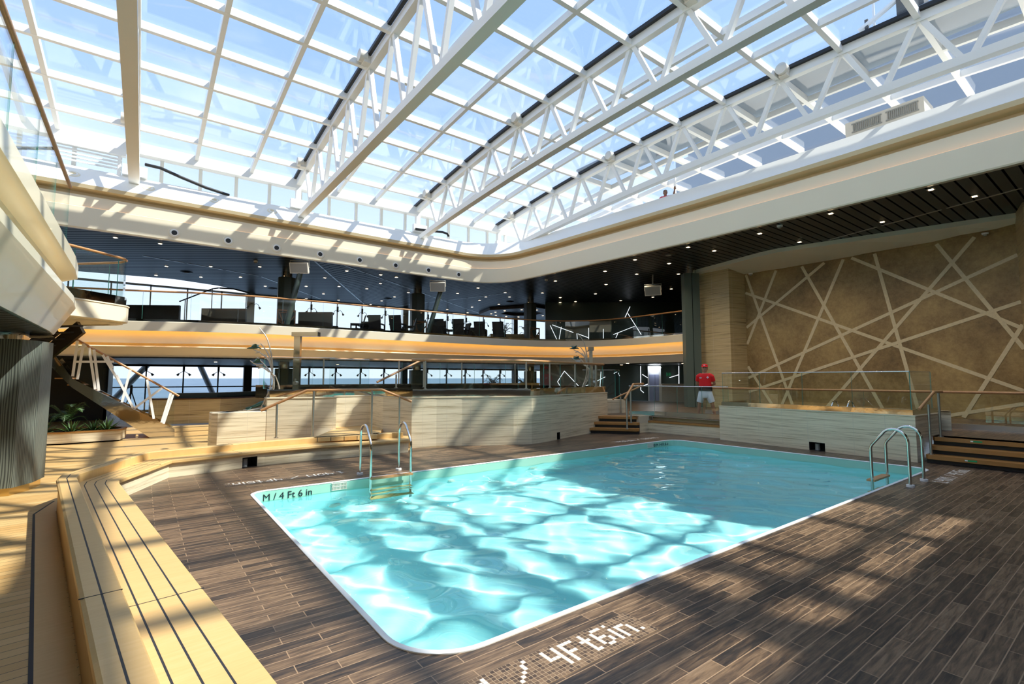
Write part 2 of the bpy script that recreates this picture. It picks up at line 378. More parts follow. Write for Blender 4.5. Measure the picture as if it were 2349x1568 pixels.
# ---------------------------------------------------------------- plan outlines
def arc(cx, cy, r, a0, a1, n): return [(cx + r * math.cos(math.radians(a0 + (a1 - a0) * i / n)), cy + r * math.sin(math.radians(a0 + (a1 - a0) * i / n))) for i in range(n + 1)]
PX0, PX1, PY0, PY1 = 1.42, 12.2, 2.82, 8.5
RAD = {(1, 0): .22, (1, 1): .35, (0, 1): .2, (0, 0): .45}
POOL = []
for (i, j), a0 in (((1, 0), -90), ((1, 1), 0), ((0, 1), 90), ((0, 0), 180)):
    q = RAD[(i, j)]; POOL += arc(PX1 - q if i else PX0 + q, PY1 - q if j else PY0 + q, q, a0, a0 + 90, 10)
COAM = [(-6.5, 20.65), (3, 20.65), (11.5, 20.65)] + arc(12.6, 18.6, 2.05, 90, 3, 9) + [(14.85, 16.5), (15.3, 9.5), (15.45, 5), (15.5, 0)] + arc(13.5, -.9, 2., 0, -90, 6) + [(3, -2.9), (-6.5, -2.9)]
MEZ = [(-14, 24), (-3, 22.4), (-.3, 21.5), (1.5, 20.75), (3.5, 20.3), (6, 20.2), (13.2, 20.2), (15.2, 20.1), (16.8, 19.8), (18.1, 19.2), (18.95, 18.3), (19.4, 17.2), (19.6, 16), (19.62, 12.75)]
BAL = [(-.95, -6), (-.95, 4), (-.95, 10.6), (-1.0, 11.6), (-1.3, 12.2), (-2.0, 12.6), (-6, 13.2), (-14, 13.4)]

# ---------------------------------------------------------------- decks and pool
bench_mid = [(1.45, -8), (.24, 2.45), (-.53, 8.9), (.3, 10.75), (1.2, 11.0), (2.8, 11.2), (5.2, 11.05), (5.6, 11.7)]
deck = bench_mid + [(14, 11.9), (14.2, -8)]
struct(fillring(deck, [POOL], 0, 'floor', M['deck']))
struct(fillring(list(reversed(bench_mid)) + [(-14, -8), (-14, 31.5), (13.5, 31.5), (13.5, 11.9)], None, 0, 'floor', M['teak']))
struct(fillring([(11.95, 11.5), (12.82, 10.3), (13.35, 10.25), (13.62, 7.75), (13.62, 3.2), (13.62, -8), (32, -8), (32, 31.5), (13, 31.5), (13, 13), (12.5, 12.2)], None, .5, 'floor', M['deck']))
pool = thing('swimming_pool', 'rectangular swimming pool of clear turquoise water with white rim, sunk in the dark plank deck', 'pool', (6.8, 5.66, 0))
b = MB(); b.sweep([(0, -.005), (-.048, -.005), (-.048, .008), (-.036, .013), (-.010, .012), (0, 0)], POOL, closed=True, loop=True); b.build('rim', M['rim'], pool, smooth=40)
b = MB(); b.sweep([(0, 0), (0, -.22)], POOL, closed=True); b.build('tile_band', M['tileband'], pool)
b = MB(); b.sweep([(0, -.22), (0, -1.25), (.12, -1.38), (.2, -1.4)], POOL, closed=True)
ins = [(PX0 + .2 + (x - PX0) * (PX1 - PX0 - .4) / (PX1 - PX0), PY0 + .2 + (y - PY0) * (PY1 - PY0 - .4) / (PY1 - PY0)) for x, y in POOL]
b.add([(x, y, -1.4) for x, y in ins], [tuple(range(len(ins)))]); basin = b.build('basin', M['pool'], pool, smooth=40)
# water surface with small real waves
nx, ny = 500, 264; vs = []; waves = []
rw = random.Random(3)
for k in range(26):
    a = rw.uniform(0, 2 * PI); lam = rw.choice([.3, .4, .5, .65, .9, 1.3]) * rw.uniform(.8, 1.25); waves.append((math.cos(a) * 2 * PI / lam, math.sin(a) * 2 * PI / lam, rw.uniform(0, 6.28), .0034 * lam ** 1.15 * rw.uniform(.6, 1.2)))
WZ = -.15
for j in range(ny + 1):
    for i in range(nx + 1):
        x = PX0 + .0 + (PX1 - PX0) * i / nx; y = PY0 + (PY1 - PY0) * j / ny
        PR = RAD[(int(x > 6.8), int(y > 5.6))]; xx = min(max(x, PX0 + PR), PX1 - PR); yy = min(max(y, PY0 + PR), PY1 - PR); dx, dy = x - xx, y - yy; d = math.hypot(dx, dy)
        if d > PR: x = xx + dx * PR / d; y = yy + dy * PR / d
        z = WZ + sum(A * math.sin(p * x + q * y + ph) for p, q, ph, A in waves)
        vs.append((x, y, z))
b = MB(); b.add(vs, [(j * (nx + 1) + i, j * (nx + 1) + i + 1, (j + 1) * (nx + 1) + i + 1, (j + 1) * (nx + 1) + i) for j in range(ny) for i in range(nx)])
water = b.build('water', M['water'], pool, smooth=180, fixn=False)
water.cycles.is_caustics_caster = True; basin.cycles.is_caustics_receiver = True
# lettering, grilles and inlets on the pool wall
def text_mesh(body, size, mtx, name, m, parent, extrude=.002):
    c = bpy.data.curves.new(name, 'FONT'); c.body = body; c.size = size; c.extrude = extrude
    o = bpy.data.objects.new(name, c); COL.objects.link(o); dg = bpy.context.evaluated_depsgraph_get()
    me = bpy.data.meshes.new_from_object(o.evaluated_get(dg)); bpy.data.objects.remove(o); bpy.data.curves.remove(c)
    base = Vector(ROOT.get(parent.name, (0, 0, 0))) if parent is not None else Vector((0, 0, 0))
    me.transform(Matrix.Translation(-base) @ mtx); me.materials.clear(); me.materials.append(m)
    o = bpy.data.objects.new(name, me); COL.objects.link(o); o.parent = parent; return o
RX = Matrix.Rotation(PI / 2, 4, 'X')
text_mesh('0 M / 4 Ft 6 in', .15, Matrix.Translation((1.45, 8.494, -.15)) @ RX, 'depth_lettering', M['text'], pool)
text_mesh('1.4', .15, Matrix.Translation((1.426, 8.08, -.15)) @ Matrix.Rotation(PI / 2, 4, 'Z') @ RX, 'depth_lettering', M['text'], pool)
text_mesh('1.40 M / 4 Ft 6 in', .115, Matrix.Translation((11.15, 8.494, -.125)) @ RX, 'depth_lettering', M['text'], pool)
for gx in (2.62, 11.0):
    b = MB()
    for i in range(13): b.box(gx + i * .02, gx + i * .02 + .009, 8.485, 8.498, -.125, -.02)
    for z in (-.13, -.075, -.02): b.box(gx - .005, gx + .255, 8.482, 8.499, z, z + .008)
    b.build('overflow_grille', M['offwhite'], pool)
for gx, gy, gz in ((2.7, 8.44, -.95), (4.9, 8.46, -.55), (7.0, 8.46, -.55), (9.4, 8.46, -.5)):
    b = MB(); b.tube([(gx, 8.5, gz), (gx, 8.46, gz)], .09, 18); b.tube([(gx, 8.462, gz), (gx, 8.452, gz)], .05, 18); b.build('wall_inlet', M['offwhite'], pool, smooth=40)
b = MB(); b.tube([(3.1, 7.7, -1.4), (3.1, 7.7, -1.38)], .2, 22); b.build('floor_drain', M['offwhite'], pool, smooth=40)
for o in pool.children: o.cycles.is_caustics_receiver = o.name != water.name

# ---------------------------------------------------------------- depth markings in mosaic
GL = {'1': ['010', '110', '010', '010', '010', '010', '111'], '.': ['0', '0', '0', '0', '0', '0', '1'], '4': ['1001', '1001', '1001', '1111', '0001', '0001', '0001'],
      '0': ['0110', '1001', '1001', '1001', '1001', '1001', '0110'], 'M': ['10001', '11011', '10101', '10001', '10001', '10001', '10001'], '/': ['000001', '000010', '000010', '000100', '001000', '010000', '100000'],
      'F': ['1111', '1000', '1000', '1110', '1000', '1000', '1000'], 't': ['010', '010', '111', '010', '010', '010', '011'], '6': ['0111', '1000', '1000', '1110', '1001', '1001', '0110'],
      'i': ['1', '0', '1', '1', '1', '1', '1'], 'n': ['0000', '0000', '1110', '1001', '1001', '1001', '1001'], ' ': ['00'] * 7}
def marking(loc, rz, label, tile=.03):
    txt = '1.40M / 4Ft6in.'; n = sum(len(GL[c][0]) + 1 for c in txt) + 3
    r = thing('depth_marking', label, 'floor marking', loc, 'mosaic depth markings'); r.rotation_euler = (0, 0, rz); ROOT[r.name] = (0, 0, 0)
    b = MB(); b.box(0, n * tile, 0, 10 * tile, 0, .002); b.build('mosaic_background', M['mosaic'], r)
    c0 = 2
    for c in txt:
        g = GL[c]; b = MB()
        for j, row in enumerate(g):
            for i, q in enumerate(row):
                if q == '1': b.box((c0 + i) * tile + .002, (c0 + i + 1) * tile - .002, (8 - j) * tile + .002 - .0, (9 - j) * tile - .002, .001, .0035)
        c0 += len(g[0]) + 1
        if c != ' ': b.build('letter', M['mwhite'], r)
    return r
marking((.98, 2.225, 0), 0, 'white mosaic depth marking in the sunlit deck along the near edge of the pool')
marking((3.13, 9.5, 0), PI, 'upside-down white mosaic depth marking between the bench and the left pool ladder')
marking((12.62, 2.22, 0), PI / 2 * 0 + .02, 'white mosaic depth marking in shade in front of the right-hand steps').location = (10.75, 2.2, 0)
marking((12.3, 9.28, 0), PI, 'small white mosaic depth marking in shade at the far corner of the pool')

# ---------------------------------------------------------------- roof coaming, ceilings, outer deck
prof = [(.3, 6.6), (.02, 6.56), (0, 6.6), (0, 7.26), (.03, 7.285), (.17, 7.285), (.19, 7.70), (.42, 7.72), (.42, 7.86), (.03, 7.90), (0, 8.02), (.82, 8.82), (1.0, 8.82)]
b = MB(); b.sweep(prof, COAM, closed=True, mats=[0, 0, 0, 0, 0, 0, 0, 2, 2, 2, 1, 1, 1])
o = b.build('trim_1', [M['cream'], M['sill'], M['tan']], smooth=25); struct(o)
b = MB(); b.sweep([(.06, 7.29), (.13, 7.29), (.13, 7.30), (.06, 7.30)], COAM, closed=True, loop=True); b.build('cove_light', M['cove2'], o)
OUT = [(-14, -9), (-14, 31.5), (32, 31.5), (32, -9)]
cin = MB(); cpath = []
def offs(path, d, closed=True):
    k = MB(); k.sweep([(d, 0), (d, 1)], path, closed=closed); n = len(path); return [(k.v[2 * i][0], k.v[2 * i][1]) for i in range(n)]
co = offs(COAM, .28); co2 = offs(COAM, .98)
# far ceiling is three fields of boards divided by metal strips; the right and near fields run along the pool
def clipx(poly, f):      # keep the half plane f >= 0
    out = []
    for i in range(len(poly)):
        a, c = poly[i], poly[(i + 1) % len(poly)]; fa, fc = f(a), f(c)
        if fa >= 0: out.append(a)
        if fa * fc < 0: u = fa / (fa - fc); out.append((a[0] + (c[0] - a[0]) * u, a[1] + (c[1] - a[1]) * u))
    return out
far = [(-14, 20.9)] + [p for p in co[1:3]] + [(11.5, 31.5), (4.9, 31.5)]
hole = [(-4, 31.5), (-4, 29.6), (-.9, 29.2), (1.05, 28.95), (2.97, 29.64), (4.35, 30.71), (4.9, 31.5)]
l1 = ((5.4, 20.7), (11.5, 31.5))
fieldA = [(-14, 20.93), (5.53, 20.93), (11.5, 31.5)] + list(reversed(hole)) + [(-14, 31.5)]
fieldB = [(5.53, 20.93), (6.75, 20.93), (21.3, 31.5), (11.5, 31.5)]
struct(fillring(fieldA, None, 6.6, 'ceiling', M['ceil1'])); struct(fillring(fieldB, None, 6.6, 'ceiling', M['ceil2']))
i0 = 3
cR = [(6.75, 20.93), (11.5, 20.93)] + co[3:-1] + [co[-1]] + [(-6.78, 20.93), (-14, 20.93), (-14, -9), (32, -9), (32, 31.5), (21.3, 31.5)]
struct(fillring(cR, None, 6.6, 'ceiling', M['ceil0']))
struct(fillring(OUT, [co2], 8.75, 'floor', M['offwhite']))
b = MB()
for (x0, y0, x1, y1) in ((5.53, 20.95, 11.5, 31.4), (6.75, 20.95, 12.0, 24.75), (12.3, 24.97, 21.2, 31.4), (4.35, 25.68, 8.63, 30.93), (13.46, 30.98, 16.53, 22.01), (-.2, 24.1, 4.3, 25.6), (17.3, .2, 19.1, 6.9)):
    d = Vector((x1 - x0, y1 - y0)); n = int(d.length / 1.4) or 1
    for i in range(n):
        a = Vector((x0, y0)) + d * (i / n); c = Vector((x0, y0)) + d * ((i + .93) / n); b.beam((a.x, a.y, 6.595), (c.x, c.y, 6.595), .07, .012)
struct(b.build('trim_2', M['brushed']))
# mezzanine edge with cove lighting
mprof = [(.25, 3.72), (.02, 3.75), (0, 3.73), (0, 3.41), (.03, 3.41), (.035, 3.455), (.26, 3.46), (.24, 3.05), (.24, 2.99), (.265, 2.99), (.27, 3.035), (.46, 3.04), (.46, 2.93), (.05, 2.87), (0, 2.85), (.03, 2.84), (.27, 2.5), (.6, 2.46)]
b = MB(); b.sweep(mprof, MEZ); o = b.build('trim_3', M['cream'], smooth=25); struct(o)
b = MB(); b.sweep([(.045, 3.452), (.10, 3.452), (.10, 3.44), (.045, 3.44)], MEZ, loop=True); b.build('cove_light', M['cove'], o)
b = MB(); b.sweep([(.28, 3.03), (.33, 3.03), (.33, 3.02), (.28, 3.02)], MEZ, loop=True); b.build('cove_light', M['cove_low'], o)
bprof = [(.3, 3.72), (.02, 3.75), (0, 3.73), (0, 3.52), (.05, 3.5), (.24, 3.5), (.3, 3.05), (.05, 3.04), (.04, 3.09), (0, 3.09), (0, 2.99), (.02, 2.95), (.26, 2.5), (.7, 2.46)]
b = MB(); b.sweep(bprof, BAL); o = b.build('trim_4', M['cream_gloss'], smooth=25); struct(o)
b = MB(); b.sweep([(.10, 3.05), (.10, 3.06), (.18, 3.06), (.18, 3.05)], BAL, loop=True); b.build('cove_light', M['cove3'], o)
mo = offs(MEZ, .2, False); bo = offs(BAL, .25, False)
far_m = mo + [(32, 12.75), (32, 31.5), (-14, 31.5)]; lef_m = [(bo[0][0], -9)] + bo + [(-14, -9)]
for z, nm, mm in ((3.72, 'floor', M['deck']), (2.46, 'ceiling', M['ceil0'])):
    struct(fillring(far_m, None, z, nm, mm)); struct(fillring(lef_m, None, z, nm, mm))
    struct(fillring([(-.7, -9), (-.7, -5), (32, -5), (32, -9)], None, z, nm, mm))
b = MB(); b.box(-.7, 32, -5.02, -5, 2.46, 3.74); struct(b.build('trim_5', M['cream']))

# ---------------------------------------------------------------- walls
b = MB(); b.box(-14, 32, -9.2, -9, 0, 8.7); struct(b.build('wall_near', M['cream']))
b = MB(); b.box(-14.2, -14, -9, 31.5, 0, 8.7); struct(b.build('wall_left', M['dark']))
b = MB(); b.box(20.5, 20.8, -9, 10.62, .5, 6.6); wr = struct(b.build('wall_right', M['brown']))
inl = [(10.5, 6.17, 8.78, .53), (9.25, 6.14, 11.02, 2.12), (10.58, 5.41, 2.44, 1.38), (7.47, 6.12, 10.79, 3.73), (8.27, 6.13, 5.81, .53), (6.84, 6.13, 9.3, .53), (2.35, 5.39, 11.12, 1.51), (3.26, 6.13, 7.73, .53), (6.58, 6.13, 2.44, 3.25), (5.87, 6.14, 4.88, .53), (4.18, 6.11, 2.37, 2.6), (2.35, 3.99, 11.14, .98), (2.33, 3.37, 3.8, .53), (2.46, 1.01, 4.3, .53), (10.91, 2.85, 9.52, .53)]
for i, (ya, za, yb, zb) in enumerate(inl):
    a = Vector((0, ya, za)); c = Vector((0, yb, zb)); d = c - a
    def clipend(p, q):          # stop each inlay at the ends of the wall panel
        if p.y > 10.55: p = p + (q - p) * ((p.y - 10.55) / (p.y - q.y))
        if p.y < 2.36: p = p + (q - p) * ((2.36 - p.y) / (q.y - p.y))
        return p
    a, c = clipend(a, c), clipend(c, a)
    b = MB(); b.beam((20.498 - i * .0004, a.y, a.z), (20.498 - i * .0004, c.y, c.z), .105, .008 + i * .0004, up=(1, 0, 0)); b.build('inlay_strip', M['inlay'], wr)
pil = [(20.52, 10.56), (19.62, 10.8), (19.8, 12.35), (20.6, 12.6), (23, 12.6), (23, 10.56)]
b = MB(); b.sweep([(0, .5), (0, 6.6)], list(reversed(pil)) ); struct(b.build('wall_pilaster', M['trav_dark']))
b = MB(); b.sweep([(0, .5), (0, 6.6)], [(20.5, 2.36), (19.25, 2.05), (19.2, -1)][::-1]); struct(b.build('wall_pilaster', M['trav_dark']))
# cream soffit above the brown wall
fr = [(19.62, 12.35), (19.3, 10.95), (18.85, 9.1), (18.8, 8.4), (19.35, 6.2), (20.0, 3.6), (20.35, 2.1), (20.6, .6)]
b = MB()
for (x0, y0), (x1, y1) in zip(fr, fr[1:]):
    b.add([(x0, y0, 6.6), (x1, y1, 6.6), (x1, y1, 6.45), (x0, y0, 6.45), (20.9, y1, 6.12), (20.9, y0, 6.12)], [(0, 1, 2, 3), (3, 2, 4, 5)])
struct(b.build('trim_6', M['soffit']))
# dark inner walls beyond the terraces
b = MB(); b.beam((15.2, 21.9, 0), (15.2, 21.9, 0.01), .01, .01)
b = MB()
for (xa, ya, xb, yb, z0, z1) in ((17.6, 20.75, 26.5, 14.05, .5, 2.46), (20.4, 23.5, 29, 17.05, 3.72, 6.6)):
    d = Vector((xb - xa, yb - ya)).normalized(); n = Vector((-d.y, d.x)) * .2
    b.prism([(xa, ya), (xb, yb), (xb + n.x, yb + n.y), (xa + n.x, ya + n.y)], z0, z1)
struct(b.build('wall_inner', M['dark']))
b = MB(); b.box(-14, -1.15, 27.0, 27.2, 0, 2.46); b.box(-1.25, -1.15, 27.0, 31.4, 0, 2.46); struct(b.build('wall_inner', M['black']))
# window walls on the far side
for k, (z0, z1, zb) in enumerate(((.02, 2.46, 1.29), (3.74, 6.62, 4.12))):
    w = sempty('window_%d' % (k + 1), (9, 31.5, z0)); b = MB()
    xs = [.16 + 1.6 * i for i in range(-8, 18)]
    for x in xs: b.box(x - .03, x + .03, 31.44, 31.56, z0, z1)
    for x in (4.8, 14.4, 24.): b.box(x - .2, x + .2, 31.3, 31.6, z0, z1)
    b.box(-13, 28, 31.44, 31.56, z1 - .1, z1); b.box(-13, 28, 31.44, 31.56, z0, z0 + .12); b.box(-13, 28, 31.46, 31.52, zb - .03, zb + .03); b.build('mullion', M['black'] if k == 0 else M['brushed'], w)
    for xa, xb in zip(xs, xs[1:]):
        p = MB(); p.box(xa + .03, xb - .03, 31.49, 31.51, z0 + .12, z1 - .1); p.build('pane', M['winglass'], w)
b = MB(); b.box(28, 32, 31.4, 31.6, 0, 8.7); b.box(-14, -13, 31.4, 31.6, 0, 8.7); b.box(-14, 28, 31.4, 31.6, 2.46, 3.74); struct(b.build('wall_far', M['dark']))
b = MB(); b.box(31.9, 32.1, -9, 31.5, 0, 8.7); struct(b.build('wall_end', M['dark']))
b = MB(); b.add([(-9000, -9000, -18), (30000, -9000, -18), (30000, 40000, -18), (-9000, 40000, -18)], [(0, 1, 2, 3)]); o = b.build('sea', M['sea'], fixn=False); tag(o, 'blue open sea reaching to the horizon outside the lower windows', 'sea'); o['kind'] = 'stuff'
# ---------------------------------------------------------------- sliding glass roof
YN = [20.4 - 1.72 * k for k in range(16)]
def ztop(y): return 11.0 - .0053 * (y - 8) ** 2
def zbot(y): return 9.28 - .0036 * (y - 6) ** 2
TR = [('A', -.52, 8.5, .30), ('B', 4.95, 8.36, .26), ('C', 10.5, None, .24), ('D', 15.4, None, .24)]
TL = ['white roof truss nearest the left, running straight overhead beside the mezzanine balcony', 'second white roof truss from the left, with the deepest lattice', 'third white roof truss from the left, above the far half of the pool', 'rightmost white roof truss, running along the right-hand coaming']
for (nm, X, flat, w), lab in zip(TR, TL):
    zb = (lambda y, f=flat: f) if flat else zbot
    r = thing('roof_truss', lab, 'roof truss', (X, 8, 9), 'trusses of the sliding glass roof')
    ys = [21.7] + YN
    b = MB()
    for a, c in zip(ys, ys[1:]): b.beam((X, a, ztop(a)), (X, c, ztop(c)), .2, .24)
    b.build('top_chord', M['white'], r)
    b = MB()
    for a, c in zip(ys, ys[1:]): b.beam((X, a, zb(a) + .1), (X, c, zb(c) + .1), w, .22)
    b.build('bottom_chord', M['white'], r)
    b = MB()
    for a, c in zip(YN, YN[1:]):
        p = Vector((X, a - .08, ztop(a) - .1)); q = Vector((X, (a + c) / 2 + .1, zb((a + c) / 2) + .18)); b = MB(); b.beam(p, q, .12, .12, up=(1, 0, 0)); b.build('web_member', M['white'], r)
        p = Vector((X, c + .08, ztop(c) - .1)); q = Vector((X, (a + c) / 2 - .1, zb((a + c) / 2) + .18)); b = MB(); b.beam(p, q, .12, .12, up=(1, 0, 0)); b.build('web_member', M['white'], r)
    b = MB(); b.box(X - .1, X + .1, 21.55, 21.75, 8.8, ztop(21.7)); b.box(X - .35, X + .35, 21.3, 21.5, 8.83, 9.2); b.build('end_post', M['white'], r)
    b = MB()
    for a, c in zip(ys, ys[1:]): b.beam((X - .16, a, ztop(a) + .16), (X - .16, c, ztop(c) + .16), .1, .1)
    b.build('rubber_seal', M['black'], r)
    for y in (YN[0] - .25, YN[4] - .25, YN[8] - .25):
        b = MB(); z = ztop(y) + .1; b.tube([(X - .42, y, z), (X - .2, y, z)], .17, 16); b.box(X - .3, X - .1, y - .12, y + .12, z - .2, z + .1); b.build('roller', M['offwhite'], r, smooth=40)
BAYS = [(-6.2, -.52, [-4.5, -2.6]), (-.52, 4.95, [1.29, 3.15]), (4.95, 10.5, [6.6, 8.35]), (10.5, 15.4, [12.1, 13.75]), (15.4, 21.4, [17.4, 19.4])]
BL = ['leftmost blue-tinted glass roof panel with white frame, left of the first truss', 'glass roof panel with white frame between the first and second trusses', 'glass roof panel with white frame between the second and third trusses', 'glass roof panel with white frame between the third and fourth trusses', 'rightmost glass roof panel with white frame, beyond the fourth truss']
for (x0, x1, mu), lab in zip(BAYS, BL):
    r = thing('roof_glazing', lab, 'glass roof', ((x0 + x1) / 2, 8, 11), 'glass panels of the sliding roof')
    for y in YN:
        b = MB(); b.box(x0 + .1, x1 - .1, y - .065, y + .065, ztop(y) - .05, ztop(y) + .16); b.build('purlin', M['white'], r)
    b = MB(); b.box(x0 + .1, x1 - .1, 21.55, 21.75, ztop(21.7) - .25, ztop(21.7) + .15); b.build('purlin', M['white'], r)
    for x in mu + ([16.6] if not mu else []):
        b = MB(); ys = [21.7] + YN
        for a, c in zip(ys, ys[1:]): b.beam((x, a, ztop(a) + .05), (x, c, ztop(c) + .05), .12, .2)
        b.build('mullion', M['white'], r)
    xs = [x0] + mu + [x1]
    ys = [21.7] + YN
    for a, c in zip(ys, ys[1:]):
        for xa, xb in zip(xs, xs[1:]):
            b = MB(); b.slab([(xa, a, ztop(a) + .18), (xb, a, ztop(a) + .18), (xb, c, ztop(c) + .18), (xa, c, ztop(c) + .18)], (0, 0, 1), .02); b.build('pane', M['roofglass'], r)
# upright glazing under the roof edge on the far side
w = sempty('window_3', (5, 22.6, 8.75)); b = MB()
for i in range(19):
    x = -6 + 1.25 * i; b.box(x - .06, x + .06, 22.5, 22.62, 8.75, 10.1)
b.box(-6, 16.6, 22.48, 22.64, 10.02, 10.2); b.box(-6, 16.6, 21.7, 22.64, 10.12, 10.22); b.build('mullion', M['white'], w)
for i in range(18):
    x = -6 + 1.25 * i; b = MB(); b.box(x + .06, x + 1.19, 22.55, 22.57, 8.75, 10.05); b.build('pane', M['winglass'], w)
w = sempty('window_4', (17, 9, 8.75)); b = MB()
# thin strip added over the roof to block sun; superstructure wall beyond
b = MB(); b.box(15.85, 17.83, -9, 16, 11.42, 11.5); o = b.build('sun_block_strip', M['seablock']); tag(o, 'narrow blue-grey strip added along the right of the glass roof to block sun', 'sun blocker')
b = MB(); b.prism([(30, -20), (30, 19.2), (40, 19.2), (40, -20)], 8.8, 19.95); b.prism([(30.01, 19.2), (30.01, 20.2), (33, 20.2), (33, 19.2)], 8.8, 17.3); o = b.build('superstructure', M['seablock']); tag(o, 'large blue-grey superstructure wall seen through the right side of the glass roof', 'superstructure')
# cables and boxes on the far sill
b = MB(); b.tube([(-.25, 21.4, 9.35), (.2, 21.3, 9.3), (.8, 21.3, 9.12), (1.6, 21.4, 8.95), (2.4, 21.5, 8.86)], .055, 10); tag(b.build('cable_chain', M['black'], smooth=60), 'black sagging cable at the foot of the leftmost roof truss', 'cable')
b = MB(); b.tube([(10.2, 21.25, 8.92), (10.9, 21.2, 8.95), (11.6, 21.1, 8.98), (11.85, 21.1, 8.95), (11.95, 21.1, 8.82)], .055, 10); tag(b.build('cable_chain', M['black'], smooth=60), 'short black cable bent over the sill below the third roof truss', 'cable')
b = MB()
for i in range(4): b.box(-4.6, -.9, 21.5, 21.56, 9.0 + i * .12, 9.05 + i * .12)
for x in (-4.4, -2.8, -1.0): b.box(x, x + .08, 21.45, 21.6, 8.8, 9.6)
b.box(-4.6, -.8, 21.42, 21.62, 9.5, 9.72); tag(b.build('track_guard', M['white']), 'white slatted guard on the sill left of the leftmost roof truss', 'guard')

# ---------------------------------------------------------------- port lights on the coaming
def port_light(x, y, z, label, nrm, black=True):
    r = thing('port_light', label, 'port light', (x, y, z), 'round port lights along the roof coaming')
    n = Vector(nrm).normalized(); a = Vector((x, y, z))
    b = MB(); b.tube([a - n * .02, a + n * .012], [.20, .17], 24); b.build('flange', M['cream'], r, smooth=30)
    b = MB(); b.tube([a + n * .01, a + n * .028], [.135, .115], 24); b.build('bezel', M['sill'], r, smooth=30)
    b = MB(); b.tube([a + n * .02, a + n * .032], .085, 24); b.build('lens', M['black'] if black else M['tan'], r, smooth=30)
for i in range(8): port_light(.68 + 1.655 * i, 20.65, 6.85, 'round black port light on the far vertical fascia above the mezzanine', (0, -1, 0))
for i in range(9): port_light(-2.1 + 1.985 * i, 21.04, 8.41, 'round pale port light on the sunlit sloping sill under the far roof edge', (0, -.7, .7), False)

# ---------------------------------------------------------------- railings
def railing(name, label, path, z0, z1, joints, rail=None, rail_r=.032, posts=None, kerb=None, group=None, ends=True, post_m='brushed', rail_m='rail_wood', cat='railing', rail_path=None):
    # glass panels between z0 and z1, optional handrail height, posts as (x, y, za, zb), kerb (za, zb, width)
    p0 = path[len(path) // 2]; r = thing(name, label, cat, (p0[0], p0[1], z0), group)
    L = plen(path); gap = .012
    if z1 > z0:
        cuts = [L * i / joints for i in range(joints + 1)]
        cum = [0]
        for i in range(1, len(path)): cum.append(cum[-1] + (Vector(path[i][:2]) - Vector(path[i - 1][:2])).length)
        for a, c in zip(cuts, cuts[1:]):
            pts = [at_path(path, a + gap / 2)[0]] + [Vector(path[i][:2]) for i in range(len(path)) if a + .02 < cum[i] < c - .02] + [at_path(path, c - gap / 2)[0]]
            b = MB(); b.sweep([(-.007, z0), (.007, z0), (.007, z1), (-.007, z1)], [(q.x, q.y) for q in pts], loop=True, mats=[1, 0, 1, 0]); n = len(pts)
            b.add(b.v[:4], [(0, 1, 2, 3)], 1); b.add(b.v[4 * n - 4:4 * n], [(3, 2, 1, 0)], 1)
            b.build('glass_panel', [M['glass'], M['gedge']], r)
    if rail is not None:
        pts = rail_path or [(x, y, rail) for x, y in [q[:2] for q in path]]
        b = MB(); b.tube(pts, rail_r, 12); b.build('handrail', M[rail_m], r, smooth=50)
    for (x, y, za, zb) in posts or []:
        b = MB(); b.tube([(x, y, za), (x, y, zb)], .024, 10); b.tube([(x, y, za), (x, y, za + .012)], .05, 14); b.build('post', M[post_m], r, smooth=40)
    if kerb:
        b = MB(); b.sweep([(-kerb[2] / 2, kerb[0]), (-kerb[2] / 2, kerb[1]), (kerb[2] / 2, kerb[1]), (kerb[2] / 2, kerb[0])], path, loop=True, cap=True); b.build('kerb', M[kerb[3] if len(kerb) > 3 else 'steel'], r)
    return r
mr = offs(MEZ, .16, False)
railing('glass_balustrade', 'long glass balustrade with wooden handrail along the far mezzanine edge', mr[1:], 3.82, 4.80, 19, 4.84, kerb=(3.72, 3.84, .1, 'steel_wavy'))
br = offs(BAL, .12, False)
railing('glass_balustrade', 'tall glass balustrade with wooden handrail on the left balcony close to the camera', [(br[0][0], -4), (br[0][0], 4), (br[0][0], 10.45)], 3.74, 4.80, 10, 4.83)
railing('glass_balustrade', 'glass balustrade on the right terrace in front of the brown wall', [(16.35, 10.0), (16.35, -3)], .62, 1.37, 8, 1.4, kerb=(.5, .62, .14, 'brushed'))

